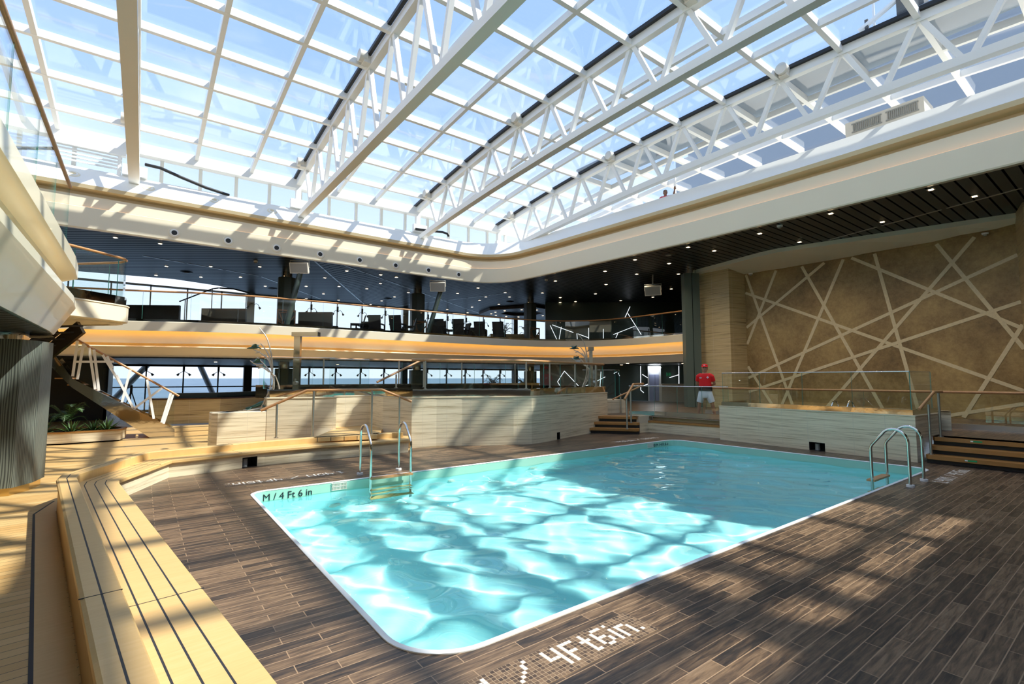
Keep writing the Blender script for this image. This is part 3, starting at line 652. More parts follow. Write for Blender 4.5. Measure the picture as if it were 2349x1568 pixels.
# ---------------------------------------------------------------- stone walls with low niches
def stone_wall(mb, path, z0, z1, niche=None):
    # front face along path (d = 0), cut out for a niche (t0, t1, height)
    if not niche: mb.sweep([(0, z0), (0, z1)], path); return
    t0, t1, h = niche; cum = [0]
    for i in range(1, len(path)): cum.append(cum[-1] + (Vector(path[i]) - Vector(path[i - 1])).length)
    A = [p for p, c in zip(path, cum) if c < t0] + [tuple(at_path(path, t0)[0])]
    B = [tuple(at_path(path, t1)[0])] + [p for p, c in zip(path, cum) if c > t1]
    Cm = [tuple(at_path(path, t0)[0]), tuple(at_path(path, t1)[0])]
    mb.sweep([(0, z0), (0, z1)], A); mb.sweep([(0, z0), (0, z1)], B); mb.sweep([(0, h), (0, z1)], Cm)
def niche_part(path, niche, parent):
    t0, t1, h = niche; b = MB(); a = at_path(path, t0)[0]; c = at_path(path, t1)[0]; d = (c - a).normalized(); n = Vector((-d.y, d.x)) * .3
    b.add([(a.x, a.y, .002), (c.x, c.y, .002), (c.x + n.x, c.y + n.y, .002), (a.x + n.x, a.y + n.y, .002), (a.x, a.y, h), (c.x, c.y, h), (c.x + n.x, c.y + n.y, h), (a.x + n.x, a.y + n.y, h)],
          [(0, 1, 2, 3), (4, 5, 6, 7), (0, 3, 7, 4), (1, 2, 6, 5), (2, 3, 7, 6)])
    o = b.build('niche', M['black'], parent)
    m = a + (c - a) * .35 + n * .5; b = MB(); b.tube([(m.x, m.y, .002), (m.x, m.y, h * .8)], .055, 14); b.build('niche_light', M['grey'], o, smooth=40)

# teak bench wrapping the near left corner of the pool
BP = [(1.07, -2.2), (.56, 2.6), (-.215, 8.84), (-.21, 9.06), (-.10, 9.33), (.47, 10.63), (1.2, 10.77), (2.05, 10.97), (3.0, 11.03), (5.12, 10.84)]
bench = thing('bench', 'long two-level teak bench wrapping the left end of the pool on a travertine base', 'bench', (-.3, 9, 0))
b = MB(); niche = (plen(BP[:7]) + .5, plen(BP[:7]) + .78, .2); stone_wall(b, offs(BP, .03, False), 0, .25, niche); b.build('base', M['trav'], bench)
niche_part(offs(BP, .03, False), niche, bench)
b = MB(); b.sweep([(.03, .25), (-.02, .25), (-.025, .262), (-.02, .30), (-.008, .31), (.12, .31), (.121, .3095), (.132, .3095), (.133, .31), (.23, .31), (.231, .3095), (.242, .3095), (.243, .31), (.335, .31), (.336, .3095), (.347, .3095), (.348, .31), (.44, .31)], BP,
               mats=[0] * 6 + [1] + [0] * 3 + [1] + [0] * 3 + [1] + [0] * 2); b.build('seat', [M['teak_plain'], M['caulk']], bench, smooth=20)
b = MB(); b.sweep([(.42, .31), (.42, .42), (.43, .43), (.515, .43), (.516, .4295), (.527, .4295), (.528, .43), (.60, .43), (.62, .42), (.625, .40), (.60, .37), (.60, .0)], BP,
               mats=[0] * 4 + [1] + [0] * 7); b.build('back_ledge', [M['teak_plain'], M['caulk']], bench, smooth=20)
for t in (3.1, 6.3, 12.6, 14.2):
    for (d0, d1, z) in ((-.027, .42, .3115), (.42, .63, .4315)):
        p, d = at_path(BP, t); n = Vector((-d.y, d.x)); a = p + n * d0; c = p + n * d1
        b = MB(); b.beam((a.x, a.y, z - .002), (c.x, c.y, z - .002), .006, .005); b.build('joint_line', M['caulk'], bench)
bo3 = thing('deck_border', 'plain teak border board with dark seam along the foot of the long bench', 'deck border', (-.4, 4, 0)); CL = BP[:3] + [(-.12, 9.5)]
b = MB(); b.sweep([(.61, .001), (.61, .005), (.80, .005), (.80, .001)], CL, loop=True); b.build('board', M['teak_plain'], bo3)
b = MB(); b.sweep([(.80, .001), (.80, .0055), (.823, .0055), (.823, .001)], CL, loop=True); b.build('seam', M['caulk'], bo3)

# landing of teak in front of the central hot tub
land = thing('teak_landing', 'raised teak landing with two steps in front of the central hot tub', 'platform', (4.2, 12, 0))
b = MB(); b.prism([(3.1, 11.45), (4.42, 11.08), (5.06, 12.3), (5.2, 13.6), (3.95, 13.6), (3.95, 12.9)], .34, .43, 0); b.build('upper_step', M['teak'], land)
b = MB(); b.prism([(4.35, 11.3), (5.2, 10.9), (5.45, 11.5), (5.0, 12.4), (4.3, 12.4)], .2, .309, 0); b.build('lower_step', M['teak'], land)

# central hot tub
tub = thing('hot_tub', 'large central hot tub with curved travertine wall, steel rim and glass screens', 'hot tub', (8.4, 12.5, 0))
TP = [(1.33, 13.9), (1.34, 13.45), (1.45, 13.32), (2.48, 13.28)]
T2 = [(2.48, 13.6), (2.48, 13.27), (4.02, 12.83), (4.04, 13.55), (5.16, 13.5), (5.06, 12.3), (5.47, 11.45), (6.08, 11.28), (6.7, 11.04), (7.28, 10.73), (7.9, 10.4), (8.37, 10.22), (8.95, 10.32), (10.11, 10.70), (11.61, 11.13), (12.75, 11.48), (12.9, 12.4), (12.9, 15.5)]
b = MB(); nch = (plen(T2[:13]) + .62, plen(T2[:13]) + .8, .2); stone_wall(b, T2, 0, 1.24, nch); b.build('wall', M['trav'], tub)
niche_part(T2, nch, tub)
b = MB(); b.sweep([(0, 1.24), (-.012, 1.245), (-.012, 1.268), (0, 1.272), (.1, 1.272)], T2); b.build('coping', M['trav'], tub)
b = MB(); b.sweep([(0, 0), (0, .93), (.02, .945), (.6, .945)], TP); b.build('low_wall', M['trav'], tub)
b = MB(); b.sweep([(.06, 1.27), (.05, 1.44), (.05, 1.47), (.16, 1.47), (.16, 1.2)], T2); b.build('steel_rim', M['steel_wavy'], tub, smooth=30)
b = MB(); b.sweep([(0, 1.2), (0, 1.56), (.12, 1.56)], [(2.6, 15.6), (13.2, 15.6)]); b.build('inner_rim', M['steel_wavy'], tub)
b = MB(); b.prism([(2.6, 13.5), (4.1, 13.7), (5.2, 13.65), (5.2, 12.3), (5.6, 11.7), (8.4, 10.5), (12.7, 11.7), (12.8, 15.6), (2.6, 15.6)], 1.2, 1.22); b.build('tub_water', M['steel_wavy'], tub)
GP = [(2.6, 15.4), (2.6, 13.4), (4.0, 13.0)]
railing('glass_screen', 'frameless glass screen on the left block of the central hot tub beside the shower post', [(2.62, 14.6), (2.62, 13.42), (4.0, 12.98)], 1.47, 2.27, 2, 2.275, .007, rail_m='steel', cat='glass screen')
railing('glass_screen', 'frameless glass screen across the recess at the back of the teak landing', [(4.1, 13.75), (5.2, 13.7)], 1.47, 2.27, 1, 2.275, .007, rail_m='steel', cat='glass screen')
RP = offs(T2[6:], .1, False)
railing('tub_railing', 'glass railing with thick wooden handrail around the curved front of the central hot tub', RP[:-1], 1.48, 2.16, 9, 2.22, .036, [(*at_path(RP, t)[0], 1.47, 2.2) for t in (.35, 3.05, 4.1, 5.6, 7.0, 8.0)], ends=True)
railing('tub_railing', 'wooden handrail on glass at the back of the central hot tub', [(2.7, 15.7), (13.0, 15.7)], 1.56, 2.3, 7, 2.36, .034, [(x, 15.7, 1.5, 2.34) for x in (4.5, 7, 9.5, 12)])
r = railing('stair_handrail', 'wooden handrail on steel posts dropping into the central hot tub', [(5.6, 13.2), (6.5, 13.6)], 1, 1, 1, 2.3, .03, [(5.85, 13.3, 1.47, 1.86), (6.9, 13.65, 1.47, 2.28)], rail_path=[(5.2, 13.1, 1.64), (6.75, 13.6, 2.28), (7.3, 13.75, 2.3)], cat='handrail')
railing('landing_handrail', 'wooden handrail on four steel posts along the teak landing above the bench', [(2.2, 12), (5.2, 11)], 1, 1, 1, 1.4, .03,
        [(2.43, 11.92, .43, 1.2), (3.16, 11.74, .43, 1.46), (4.40, 11.38, .43, 1.46), (5.02, 11.2, .31, 1.3)], rail_path=[(2.12, 12.0, 1.04), (3.02, 11.78, 1.475), (3.7, 11.6, 1.475), (4.62, 11.33, 1.475), (5.3, 11.12, 1.18)], cat='handrail')
# small block at the far right of the tub
b = MB(); b.sweep([(0, .5), (0, .98), (.5, .98)], [(13.4, 12.7), (13.0, 12.0), (14.0, 11.75), (14.2, 12.6)][::-1][::-1]); tag(b.build('stone_block', M['trav']), 'low travertine block behind the three steps at the far end of the hot tub', 'stone block')
railing('glass_screen', 'curved dark glass screen standing behind the low travertine block', [(13.3, 13.2), (14.2, 12.4), (14.8, 12.7)], .5, 2.05, 3, 2.06, .01, rail_m='steel', cat='glass screen')

# shower posts
def shower(x, y, h, rz, label):
    r = thing('shower_post', label, 'shower', (x, y, 1.3)); c, s = math.cos(rz), math.sin(rz)
    b = MB(); b.obox((x, y, (1.3 + h) / 2), rz, .17, .12, h - 1.3); b.build('column', M['steel'], r)
    b = MB(); b.obox((x + c * .22, y + s * .22, h + .06), rz, .72, .2, .12); b.build('spout', M['steel'], r)
    for q in (0, 1):
        b = MB(); b.tube([(x + s * .06, y - c * .06, 1.62), (x + s * .14, y - c * .14, 1.62)], .05, 14); b.tube([(x + s * .1, y - c * .1, 1.66), (x + s * .1, y - c * .1, 1.74)], .012, 8)
    b.build('valve', M['brushed'], r, smooth=40)
    return r
shower(3.4, 14.35, 2.9, -.645, 'tall mirror-polished shower post behind the glass on the left of the hot tub')
shower(12.6, 12.1, 2.72, .9, 'mirror-polished shower post at the right end of the hot tub')

# ---------------------------------------------------------------- steps and bench below the lifeguard
n = Vector((.81, .59)); st = thing('steps', 'three broad oak steps with dark risers up to the terrace between the two hot tubs', 'steps', (12, 10.6, 0))
A = Vector((11.45, 11.1)); B = Vector((12.42, 9.9))
for i, z in enumerate((.17, .335, .504)):
    a = A + n * .29 * i; c = B + n * .29 * i; f = .3 if i < 2 else .4
    b = MB(); b.prism([tuple(a), tuple(c - (c - a).normalized() * .08), tuple(c + n * .08), tuple(c + n * (f + .1)), tuple(a + n * (f + .1))], z - .075, z); b.build('tread', M['oak'], st)
    a2 = a + n * .07; c2 = c + n * .07; b = MB(); b.prism([tuple(a2), tuple(c2), tuple(c2 + n * f), tuple(a2 + n * f)], z - .17, z - .075); b.build('riser', M['black'], st)
railing('stair_handrail', 'wooden handrail on two steel posts beside the three oak steps', [(12, 10), (12.5, 10)], 1, 1, 1, 1.4, .036, [(12.12, 10.12, .17, 1.2), (12.5, 10.27, .335, 1.42)], rail_path=[(11.88, 10.0, 1.1), (12.75, 10.36, 1.56), (13.5, 10.55, 1.56)], cat='handrail')
railing('stair_handrail', 'thin wooden handrail on the far side of the three oak steps', [(13.4, 12), (14, 12)], 1, 1, 1, 1.4, .028, [(13.75, 11.75, .5, 1.2)], rail_path=[(13.1, 11.55, 1.02), (14.25, 11.15, 1.5)], cat='handrail')
fb = thing('stone_bench', 'travertine bench with one oak seat board below the lifeguard', 'bench', (13.4, 9, 0))
F = [(12.84, 10.2), (13.3, 10.22), (13.55, 7.82)]
b = MB(); b.sweep([(0, 0), (0, .31)], F); b.build('front_panel', M['trav'], fb)
b = MB(); b.prism([(12.85, 10.21), (13.3, 10.23), (13.64, 10.26), (13.5, 10.95), (12.95, 10.75)], 0, .526); b.build('pier', M['trav'], fb)
b = MB(); b.sweep([(0, .31), (-.02, .315), (-.02, .37), (.3, .37)], F[1:]); b.build('seat', M['oak'], fb)
b = MB(); b.sweep([(.0, 0), (0, .53), (.3, .53)], offs(F, .02, False)[:2]); b.sweep([(.28, .37), (.28, .53), (.5, .53)], F[1:]); b.build('backrest', M['trav'], fb)
railing('glass_balustrade', 'glass balustrade with thin steel top in front of the lifeguard', [(13.0, 10.75), (13.62, 10.2), (13.86, 7.75)], .66, 1.48, 4, 1.49, .014, kerb=(.52, .66, .1, 'steel'), rail_m='steel')

# right-hand hot tub
rt = thing('hot_tub', 'right-hand hot tub with straight travertine wall below the brown feature wall', 'hot tub', (13.1, 5.4, 0))
R1 = [(14.6, 7.75), (13.28, 7.72), (12.98, 3.17), (14.5, 3.08)]
b = MB(); nc2 = (1.32 + 2.42, 1.32 + 2.78, .2); stone_wall(b, R1, 0, .94, nc2); b.build('wall', M['trav'], rt); niche_part(R1, nc2, rt)
b = MB(); b.sweep([(0, .94), (-.012, .945), (-.012, .965), (.1, .97)], R1); b.build('coping', M['trav'], rt)
b = MB(); b.sweep([(.05, .965), (.05, 1.08), (.15, 1.08), (.15, .8)], R1); b.build('steel_rim', M['steel_wavy'], rt)
b = MB(); b.prism([(13.35, 7.6), (13.1, 3.25), (15.4, 3.25), (15.4, 7.6)], .8, .82); b.build('tub_water', M['steel_wavy'], rt)
b = MB(); b.sweep([(0, .5), (0, .97), (.1, .97)], [(15.5, 3.1), (15.5, 7.75)]); b.build('back_wall', M['trav'], rt)
G1 = offs(R1, .08, False)
r = railing('glass_screen', 'long glass screen with steel top edge on the right-hand hot tub', [G1[1], G1[2]], 1.08, 1.89, 4, 1.895, .012, rail_m='steel', cat='glass screen')
railing('glass_screen', 'short glass end panel on the right-hand hot tub beside the oak steps', [G1[2], (14.3, 3.17)], 1.08, 1.89, 1, 1.895, .012, rail_m='steel', cat='glass screen')
for y in (6.0, 5.55):
    pass
r = thing('grab_rail', 'small twin steel grab rail rising from the right-hand hot tub', 'grab rail', (14.3, 5, .8))
for y in (4.75, 5.1):
    b = MB(); b.tube([(14.0, y, .82), (14.02, y, 1.05), (14.15, y, 1.17), (14.32, y, 1.17), (14.5, y, 1.0), (14.55, y, .82)], .02, 10); b.build('rail', M['steel'], r, smooth=60)
# steps at the right edge
s2 = thing('steps', 'wide oak steps with dark risers at the right edge of the pool deck', 'steps', (13.3, 1, 0))
for i, z in enumerate((.17, .335, .5)):
    x = 13.02 + .28 * i
    b = MB(); b.prism([(x, -5), (x + .45, -5), (x + .45, 3.06), (x + .1, 3.06), (x, 3.0)], z - .08, z); b.build('tread', M['oak'], s2)
    b = MB(); b.box(x + .07, x + .4, -5, 3.04, z - .165, z - .08); b.build('riser', M['black'], s2)
for x, y, z in ((13.575, 2.35, .5), (13.015, 2.35, .17)):
    b = MB(); b.box(x - .002, x + .004, y - .09, y + .09, z - .052, z - .022); o = b.build('exit_marker', M['greenlabel'], s2); b = MB(); b.box(x - .004, x + .001, y + .045, y + .085, z - .05, z - .024); b.build('white_symbol', M['rim'], o)
railing('stair_handrail', 'wooden handrail on two steel posts beside the right-hand oak steps', [(13.2, 3), (13.5, 3)], 1, 1, 1, 1.4, .03, [(13.2, 3.11 - .12, .17, 1.2), (13.68, 2.92, .5, 1.43)], rail_path=[(13.0, 3.1, 1.1), (13.5, 2.95, 1.46), (13.85, 2.9, 1.46)], cat='handrail')

# ---------------------------------------------------------------- pool ladders
def ladder(x, sgn, y0, label):
    # deck feet at y0, pool side towards sgn
    r = thing('pool_ladder', label, 'pool ladder', (x, y0, 0), 'stainless pool ladders')
    yp = y0 + sgn * .52
    for dx in (-.375, .375):
        pts = [(x + dx, y0, .01), (x + dx, y0, .35), (x + dx, y0, .70)]
        for i in range(1, 9):
            a = PI * i / 8 * .72; pts.append((x + dx, y0 + sgn * (.19 - .19 * math.cos(a)), .70 + .21 * math.sin(a)))
        pts += [(x + dx, yp - sgn * .02, .62), (x + dx, yp, .57), (x + dx, yp, .48), (x + dx, yp, 0), (x + dx, yp, -1.1)]
        b = MB(); b.tube(pts, .023, 14); b.build('rail', M['steel'], r, smooth=60)
        b = MB(); b.tube([(x + dx, y0, 0), (x + dx, y0, .035)], .056, 18); b.build('foot_flange', M['rim'], r, smooth=40)
    for i, z in enumerate((0.03, -.27, -.53, -.79)):
        b = MB(); b.box(x - .39, x + .39, yp - .06 + (sgn * .02), yp + .06 + (sgn * .02), z - .03, z); b.build('tread', M['rail_wood'] if i == 0 else M['teak_plain'], r)
    for o in r.children: o.cycles.is_caustics_receiver = True
    return r
ladder(3.62, -1, 8.9, 'sunlit stainless pool ladder on the far side, in front of the teak landing')
ladder(10.36, 1, 2.55, 'stainless pool ladder in shade on the near right edge of the pool')
# ---------------------------------------------------------------- columns
def column(x, y, z0, z1, w, label, m='dark', cap=True, ang=.3, n=8):
    r = thing('column', label, 'column', (x, y, z0)); ring = [(x + w / 2 * math.cos(ang + 2 * PI * i / n), y + w / 2 * math.sin(ang + 2 * PI * i / n)) for i in range(n)]
    zt = z1 - (.28 if cap else 0); b = MB(); b.prism(ring, z0, zt); b.build('shaft', M[m], r)
    if cap:
        b = MB(); b.tube([(x, y, zt), (x, y, z1)], w * .3, 18); b.build('cap', M['steel_wavy'], r, smooth=40)
    return r
CP = [((5.1, 23.9), 'leftmost', 'beside the left loudspeaker'), ((11.8, 24.2), 'middle', 'beside the middle loudspeaker'), ((18.9, 23.2), 'rightmost', 'under the diamond ceiling tray')]
for (x, y), w, extra in CP:
    column(x, y, 3.72, 6.6, .78, 'dark %s column on the mezzanine %s' % (w, extra)); column(x, y, 0 if x < 13 else .5, 2.46, .78, 'dark %s column of the lower lounge behind the hot tub' % w)
    lt = thing('lattice_screen', 'small wooden lattice screen at the foot of the %s mezzanine column' % w, 'screen', (x, y, 3.72), 'lattice screens around the mezzanine columns')
    c, s = 1, 0; cx, cy = x - .08, y - .52
    P = lambda u, v: (cx + c * u, cy + s * u, 3.74 + v)
    b = MB()
    for q in (((-.36, 0), (-.36, 1.06)), ((.36, 0), (.36, 1.06)), ((-.36, .03), (.36, .03)), ((-.36, 1.03), (.36, 1.03))): b.beam(P(*q[0]), P(*q[1]), .05, .06, up=(0, -1, 0))
    b.build('frame', M['wood_lattice'], lt)
    for q in (((-.3, .95), (.02, .06)), ((.34, .8), (-.25, .06)), ((-.34, .55), (.3, .1)), ((-.3, .9), (.3, 1.0)), ((.3, .3), (-.34, .62))):
        b = MB(); b.beam(P(*q[0]), P(*q[1]), .045, .05, up=(0, -1, 0)); b.build('slat', M['wood_lattice'], lt)
r = thing('column', 'tall dark green steel column rising past the mezzanine beside the striped stone pier', 'column', (19.3, 12.4, .5))
b = MB()
for (u0, u1, v0, v1) in ((-.34, -.02, -.2, .2), (.02, .34, -.16, .16), (-.03, .03, -.1, .1)):
    p = [Vector((19.3, 12.4)) + Vector((.8, -.6)) * u + Vector((.6, .8)) * v for u, v in ((u0, v0), (u1, v0), (u1, v1), (u0, v1))]; b.prism([tuple(q) for q in p], .5, 6.38)
b.build('shaft', mat('grey_green_paint', (.10, .135, .115), .45), r); b = MB(); b.tube([(19.3, 12.4, 6.38), (19.3, 12.4, 6.6)], .2, 18); b.build('cap', M['steel_wavy'], r, smooth=40)
# laminated column at the left edge of the frame
r = thing('column', 'broad many-sided column clad in rippled grey laminate on a brass base at the left edge', 'column', (-1.9, 11.0, 0))
RC = [(-1.48, 10.42), (-1.30, 10.78), (-1.22, 11.25), (-1.45, 11.75), (-2.1, 11.95), (-2.6, 11.5), (-2.65, 10.9), (-2.2, 10.45)]
b = MB(); b.sweep([(0, .12), (0, 2.34)], RC[::-1], closed=True); b.build('cladding', M['laminate'], r)
b = MB(); b.prism([(x + (-1.95 - x) * .06, y + (11.1 - y) * .06) for x, y in RC], 0, .12); b.build('base', mat('brass', (.75, .55, .24), .25, 1.), r)
b = MB(); b.tube([(-1.95, 11.1, 2.34), (-1.95, 11.1, 2.46)], .45, 24); b.build('cap', M['steel_wavy'], r, smooth=40)
# raking posts and loudspeakers
for (x0, y0, x1, y1, lab) in ((4.53, 21.2, 5.0, 21.05, 'left'), (10.85, 21.2, 11.55, 21.1, 'middle')):
    b = MB(); b.tube([(x0, y0, 3.72), (x1, y1, 6.1)], .11, 16); tag(b.build('raking_post', M['dark'], smooth=40), 'slanted dark post leaning beside the %s mezzanine column' % lab, 'post')
def speaker(x, y, z, ang, tilt, label, hang=None):
    r = thing('loudspeaker', label, 'loudspeaker', (x, y, z), 'white loudspeakers under the mezzanine ceiling')
    b = MB(); Mx = Matrix.Translation((x, y, z)) @ Matrix.Rotation(ang, 4, 'Z') @ Matrix.Rotation(tilt, 4, 'X')
    pr = [(-.36, -.17), (.36, -.17), (.36, 0), (.24, .17), (-.24, .17), (-.36, 0)]
    b.loft([[Mx @ Vector((u, v, h)) for u, v in pr] for h in (-.22, .22)]); b.build('cabinet', M['offwhite'], r)
    b = MB(); b.hexa([Mx @ Vector(p) for p in ((-.33, -.178, -.19), (.33, -.178, -.19), (.33, -.165, -.19), (-.33, -.165, -.19), (-.33, -.178, .19), (.33, -.178, .19), (.33, -.165, .19), (-.33, -.165, .19))]); b.build('grille', M['grey'], r)
    b = MB(); b.tube([Mx @ Vector(p) for p in ((-.38, 0, 0), (-.38, 0, .28), (.38, 0, .28), (.38, 0, 0))], .014, 8)
    if hang: b.tube([Mx @ Vector((0, 0, .28)), (x, y, hang)], .03, 8)
    b.build('bracket', M['offwhite'] if not hang else M['grey'], r)
speaker(4.98, 21.05, 6.27, -.58, .3, 'white loudspeaker on the left slanted post of the mezzanine')
speaker(11.3, 20.98, 6.2, -.58, .35, 'white loudspeaker on the middle slanted post of the mezzanine')
speaker(18.9, 14.1, 5.85, -1.05, .35, 'white loudspeaker hung from the dark ceiling on the right, left of the green column', 6.585)

# ---------------------------------------------------------------- ceiling fittings
DL = [(7.18, 21.93), (6.84, 24.1), (6.7, 26.93), (8.11, 25.95), (8.12, 28.77), (9.53, 30.52), (7.8, 31.2), (8.73, 21.81), (9.55, 21.89), (9.54, 23.84), (9.52, 25.7), (11.84, 25.46), (11.81, 27.29), (11.79, 29.2), (11.8, 31.1), (14.21, 21.87), (14.2, 24.0), (16.22, 22.15), (16.18, 24.04), (17.31, 23.19), (16.59, 25.35), (18.49, 25.94), (17.76, 28.07), (17.0, 30.13), (19.08, 30.77), (4.97, 28.2), (15.95, 10.3), (17.2, 10.0), (15.92, 12.73), (17.59, 12.28), (16.56, 14.94), (18.21, 14.48), (19.74, 13.29), (16.27, 17.97), (18.97, 17.06), (17.98, 20.96), (19.89, 21.54), (20.61, 19.35), (22.76, 15.79), (21.71, 22.1), (21.13, 22.9), (23.69, 20.11), (24.21, 18.08),
      (16.0, 3.3), (17.53, 2.73), (16.0, 5.6), (18.14, 4.95), (16.34, 7.85), (18.5, 7.5), (-.95, 21.49), (.31, 21.49), (.63, 25.74), (2.17, 24.62), (3.88, 23.39), (.31, 28.28), (2.04, 27.49), (3.56, 26.39)]
def downlight(x, y, z, label):
    r = thing('downlight', label, 'downlight', (x, y, z), 'recessed ceiling downlights')
    b = MB(); b.box(x - .085, x + .085, y - .085, y + .085, z - .012, z); b.build('frame', M['brushed'], r)
    b = MB(); b.box(x - .05, x + .05, y - .05, y + .05, z - .018, z - .011); b.build('lamp', M['lamp'], r); return r
LB = lambda x, y: 'small glowing downlight in the dark ceiling above the right-hand terrace' if y < 12 else ('small glowing downlight in the dark ceiling left of the left mezzanine column' if x < 5 else ('small glowing downlight in the dark slatted ceiling between the mezzanine columns' if x < 15 else 'small glowing downlight in the dark ceiling right of the middle mezzanine column'))
protos = {}
for x, y in DL:
    l = LB(x, y)
    if not protos: protos[0] = downlight(x, y, 6.597, l)
    else: copy_tree(protos[0], (x, y, 6.597), 0, l)
for x, y in ((16.0, 16.6), (18.2, 15.1), (20.4, 13.6), (20.0, 17.0), (22.4, 14.2), (2.5, 24.5), (8, 25.5)): copy_tree(protos[0], (x, y, 2.457), 0, 'small glowing downlight in the low ceiling under the mezzanine')
for x, y in DL:
    if x > 15.2 and y < 15:
        l = bpy.data.lights.new('downlight_beam', 'SPOT'); l.energy = 55; l.color = (1., .80, .56); l.spot_size = math.radians(125); l.spot_blend = .8; l.shadow_soft_size = .06
        lo = bpy.data.objects.new('downlight_beam', l); COL.objects.link(lo); lo.location = (x, y, 6.56)
def detector(x, y, z, label):
    r = thing('smoke_detector', label, 'smoke detector', (x, y, z), 'ceiling smoke detectors')
    b = MB(); b.tube([(x, y, z), (x, y, z - .05)], [.09, .08], 18); b.build('base', M['rim'], r, smooth=40); b = MB(); b.tube([(x, y, z - .05), (x, y, z - .09)], [.055, .045], 16); b.build('sensor', M['grey'], r, smooth=40)
for x, y, z, l in ((3.55, 22.35, 6.6, 'white smoke detector left of the left loudspeaker'), (16.0, 7.05, 6.6, 'white smoke detector over the right terrace beside the pale coaming'), (15.7, 18.0, 6.6, 'white smoke detector under the rounded corner of the coaming'), (20.4, 3.0, 6.18, 'white smoke detector at the right end of the cream soffit'), (20.3, 10.2, 6.16, 'white smoke detector at the left end of the cream soffit'), (21.9, 13.6, 6.6, 'white smoke detector in the dark ceiling below the hung loudspeaker')): detector(x, y, z, l)
for x, y, l in ((5.44, 28.72, 'left'), (1.41, 26.58, 'leftmost'), (11.75, 28.14, 'middle'), (18.41, 24.61, 'right'), (16.3, 11.4, 'rightmost')):
    r = thing('air_diffuser', 'round dark air diffuser, the %s one in the slatted ceiling' % l, 'vent', (x, y, 6.6), 'round ceiling air diffusers')
    b = MB(); b.tube([(x, y, 6.6), (x, y, 6.565)], [.26, .2], 24); b.build('disc', M['black'], r, smooth=40); b = MB(); b.tube([(x, y, 6.566), (x, y, 6.55)], [.12, .1], 20); b.build('cone', M['grey'], r, smooth=40)
# diamond tray
tr = thing('ceiling_tray', 'brown diamond-shaped ceiling tray with downlights above the right end of the mezzanine', 'ceiling panel', (21.3, 27.4, 6.5))
D = [(18.9, 27.6), (20.6, 24.7), (24.0, 25.4), (24.6, 28.6), (22.4, 30.4), (19.6, 30.0)]; cx, cy = 21.7, 27.6; Di = [(cx + (x - cx) * .5, cy + (y - cy) * .5) for x, y in D]
b = MB(); n = len(D)
b.add([(x, y, 6.42) for x, y in D] + [(x, y, 6.42) for x, y in Di] + [(x, y, 6.6) for x, y in D] + [(x, y, 6.6) for x, y in Di], [(i, (i + 1) % n, n + (i + 1) % n, n + i) for i in range(n)] + [(i, (i + 1) % n, 2 * n + (i + 1) % n, 2 * n + i) for i in range(n)] + [(n + i, n + (i + 1) % n, 3 * n + (i + 1) % n, 3 * n + i) for i in range(n)])
b.build('panel', mat('taupe_panel', (.20, .14, .10), .4), tr)
for i in range(n):
    for u in (.2, .7):
        x = (D[i][0] * (1 - u) + D[(i + 1) % n][0] * u) * .5 + (Di[i][0] * (1 - u) + Di[(i + 1) % n][0] * u) * .5; y = (D[i][1] * (1 - u) + D[(i + 1) % n][1] * u) * .5 + (Di[i][1] * (1 - u) + Di[(i + 1) % n][1] * u) * .5
        copy_tree(protos[0], (x, y, 6.419), 0, 'small glowing downlight in the brown diamond ceiling tray')

# ---------------------------------------------------------------- inner walls: light strips, lift, exit sign
def strips(segs, name, label, off=(-.1, -.13)):
    r = thing('wall_light', label, 'light strip', (segs[0][0][0], segs[0][0][1], segs[0][0][2]))
    for a, c in segs:
        a = Vector(a) + Vector((off[0], off[1], 0)); c = Vector(c) + Vector((off[0], off[1], 0)); b = MB(); b.beam(a, c, .028, .03, up=(-.6, -.8, 0)); b.build('light_tube', M['led'], r)
strips([((21.79, 17.23, 2.41), (21.85, 17.3, 1.11)), ((21.88, 17.2, 1.96), (22.12, 17.03, 1.77)), ((22.14, 17.05, 1.43), (21.96, 17.19, 1.35)), ((21.85, 17.3, 1.1), (21.99, 17.21, .96))], '', 'zigzag white light strips on the dark wall left of the lift')
strips([((23.07, 16.32, 1.78), (23.47, 16.0, 1.94)), ((23.45, 15.97, 2.42), (23.53, 16.06, .86)), ((23.11, 16.37, .92), (23.41, 16.17, .67)), ((23.19, 16.34, .53), (23.53, 16.08, .64))], '', 'zigzag white light strips on the dark wall right of the exit sign')
strips([((20.64, 18.13, 2.01), (20.78, 18.02, 2.1)), ((20.84, 17.98, 2.04), (20.89, 17.95, 1.87))], '', 'two short white light strips on the dark wall above the low travertine block')
strips([((18.48, 19.75, 2.14), (18.21, 20.01, 1.56)), ((18.48, 19.75, 2.14), (19.21, 19.28, 1.23)), ((18.21, 20.01, 1.56), (18.36, 19.92, 1.26)), ((19.29, 19.23, 1.23), (19.55, 19.01, 1.39)), ((19.6, 18.91, 2.05), (19.63, 18.97, 1.21)), ((20.08, 18.55, 2.11), (20.07, 18.64, 1.21)), ((19.9, 18.73, 1.58), (20.27, 18.43, 1.82))], '', 'criss-cross white light strips on the dark wall behind the right end of the hot tub')
strips([((20.44, 23.09, 5.06), (20.82, 22.88, 4.15)), ((20.54, 23.01, 5.1), (21.62, 22.24, 4.62)), ((21.85, 22.07, 4.54), (22.39, 21.68, 4.29)), ((21.0, 22.67, 4.97), (20.92, 22.81, 4.15)), ((21.8, 22.11, 4.56), (21.84, 22.11, 4.15)), ((22.38, 21.64, 4.91), (22.41, 21.68, 4.16)), ((23.12, 21.09, 4.84), (23.15, 21.13, 4.12))], '', 'long slanting white light strips on the dark mezzanine wall right of the planter', (-.05, -.06))
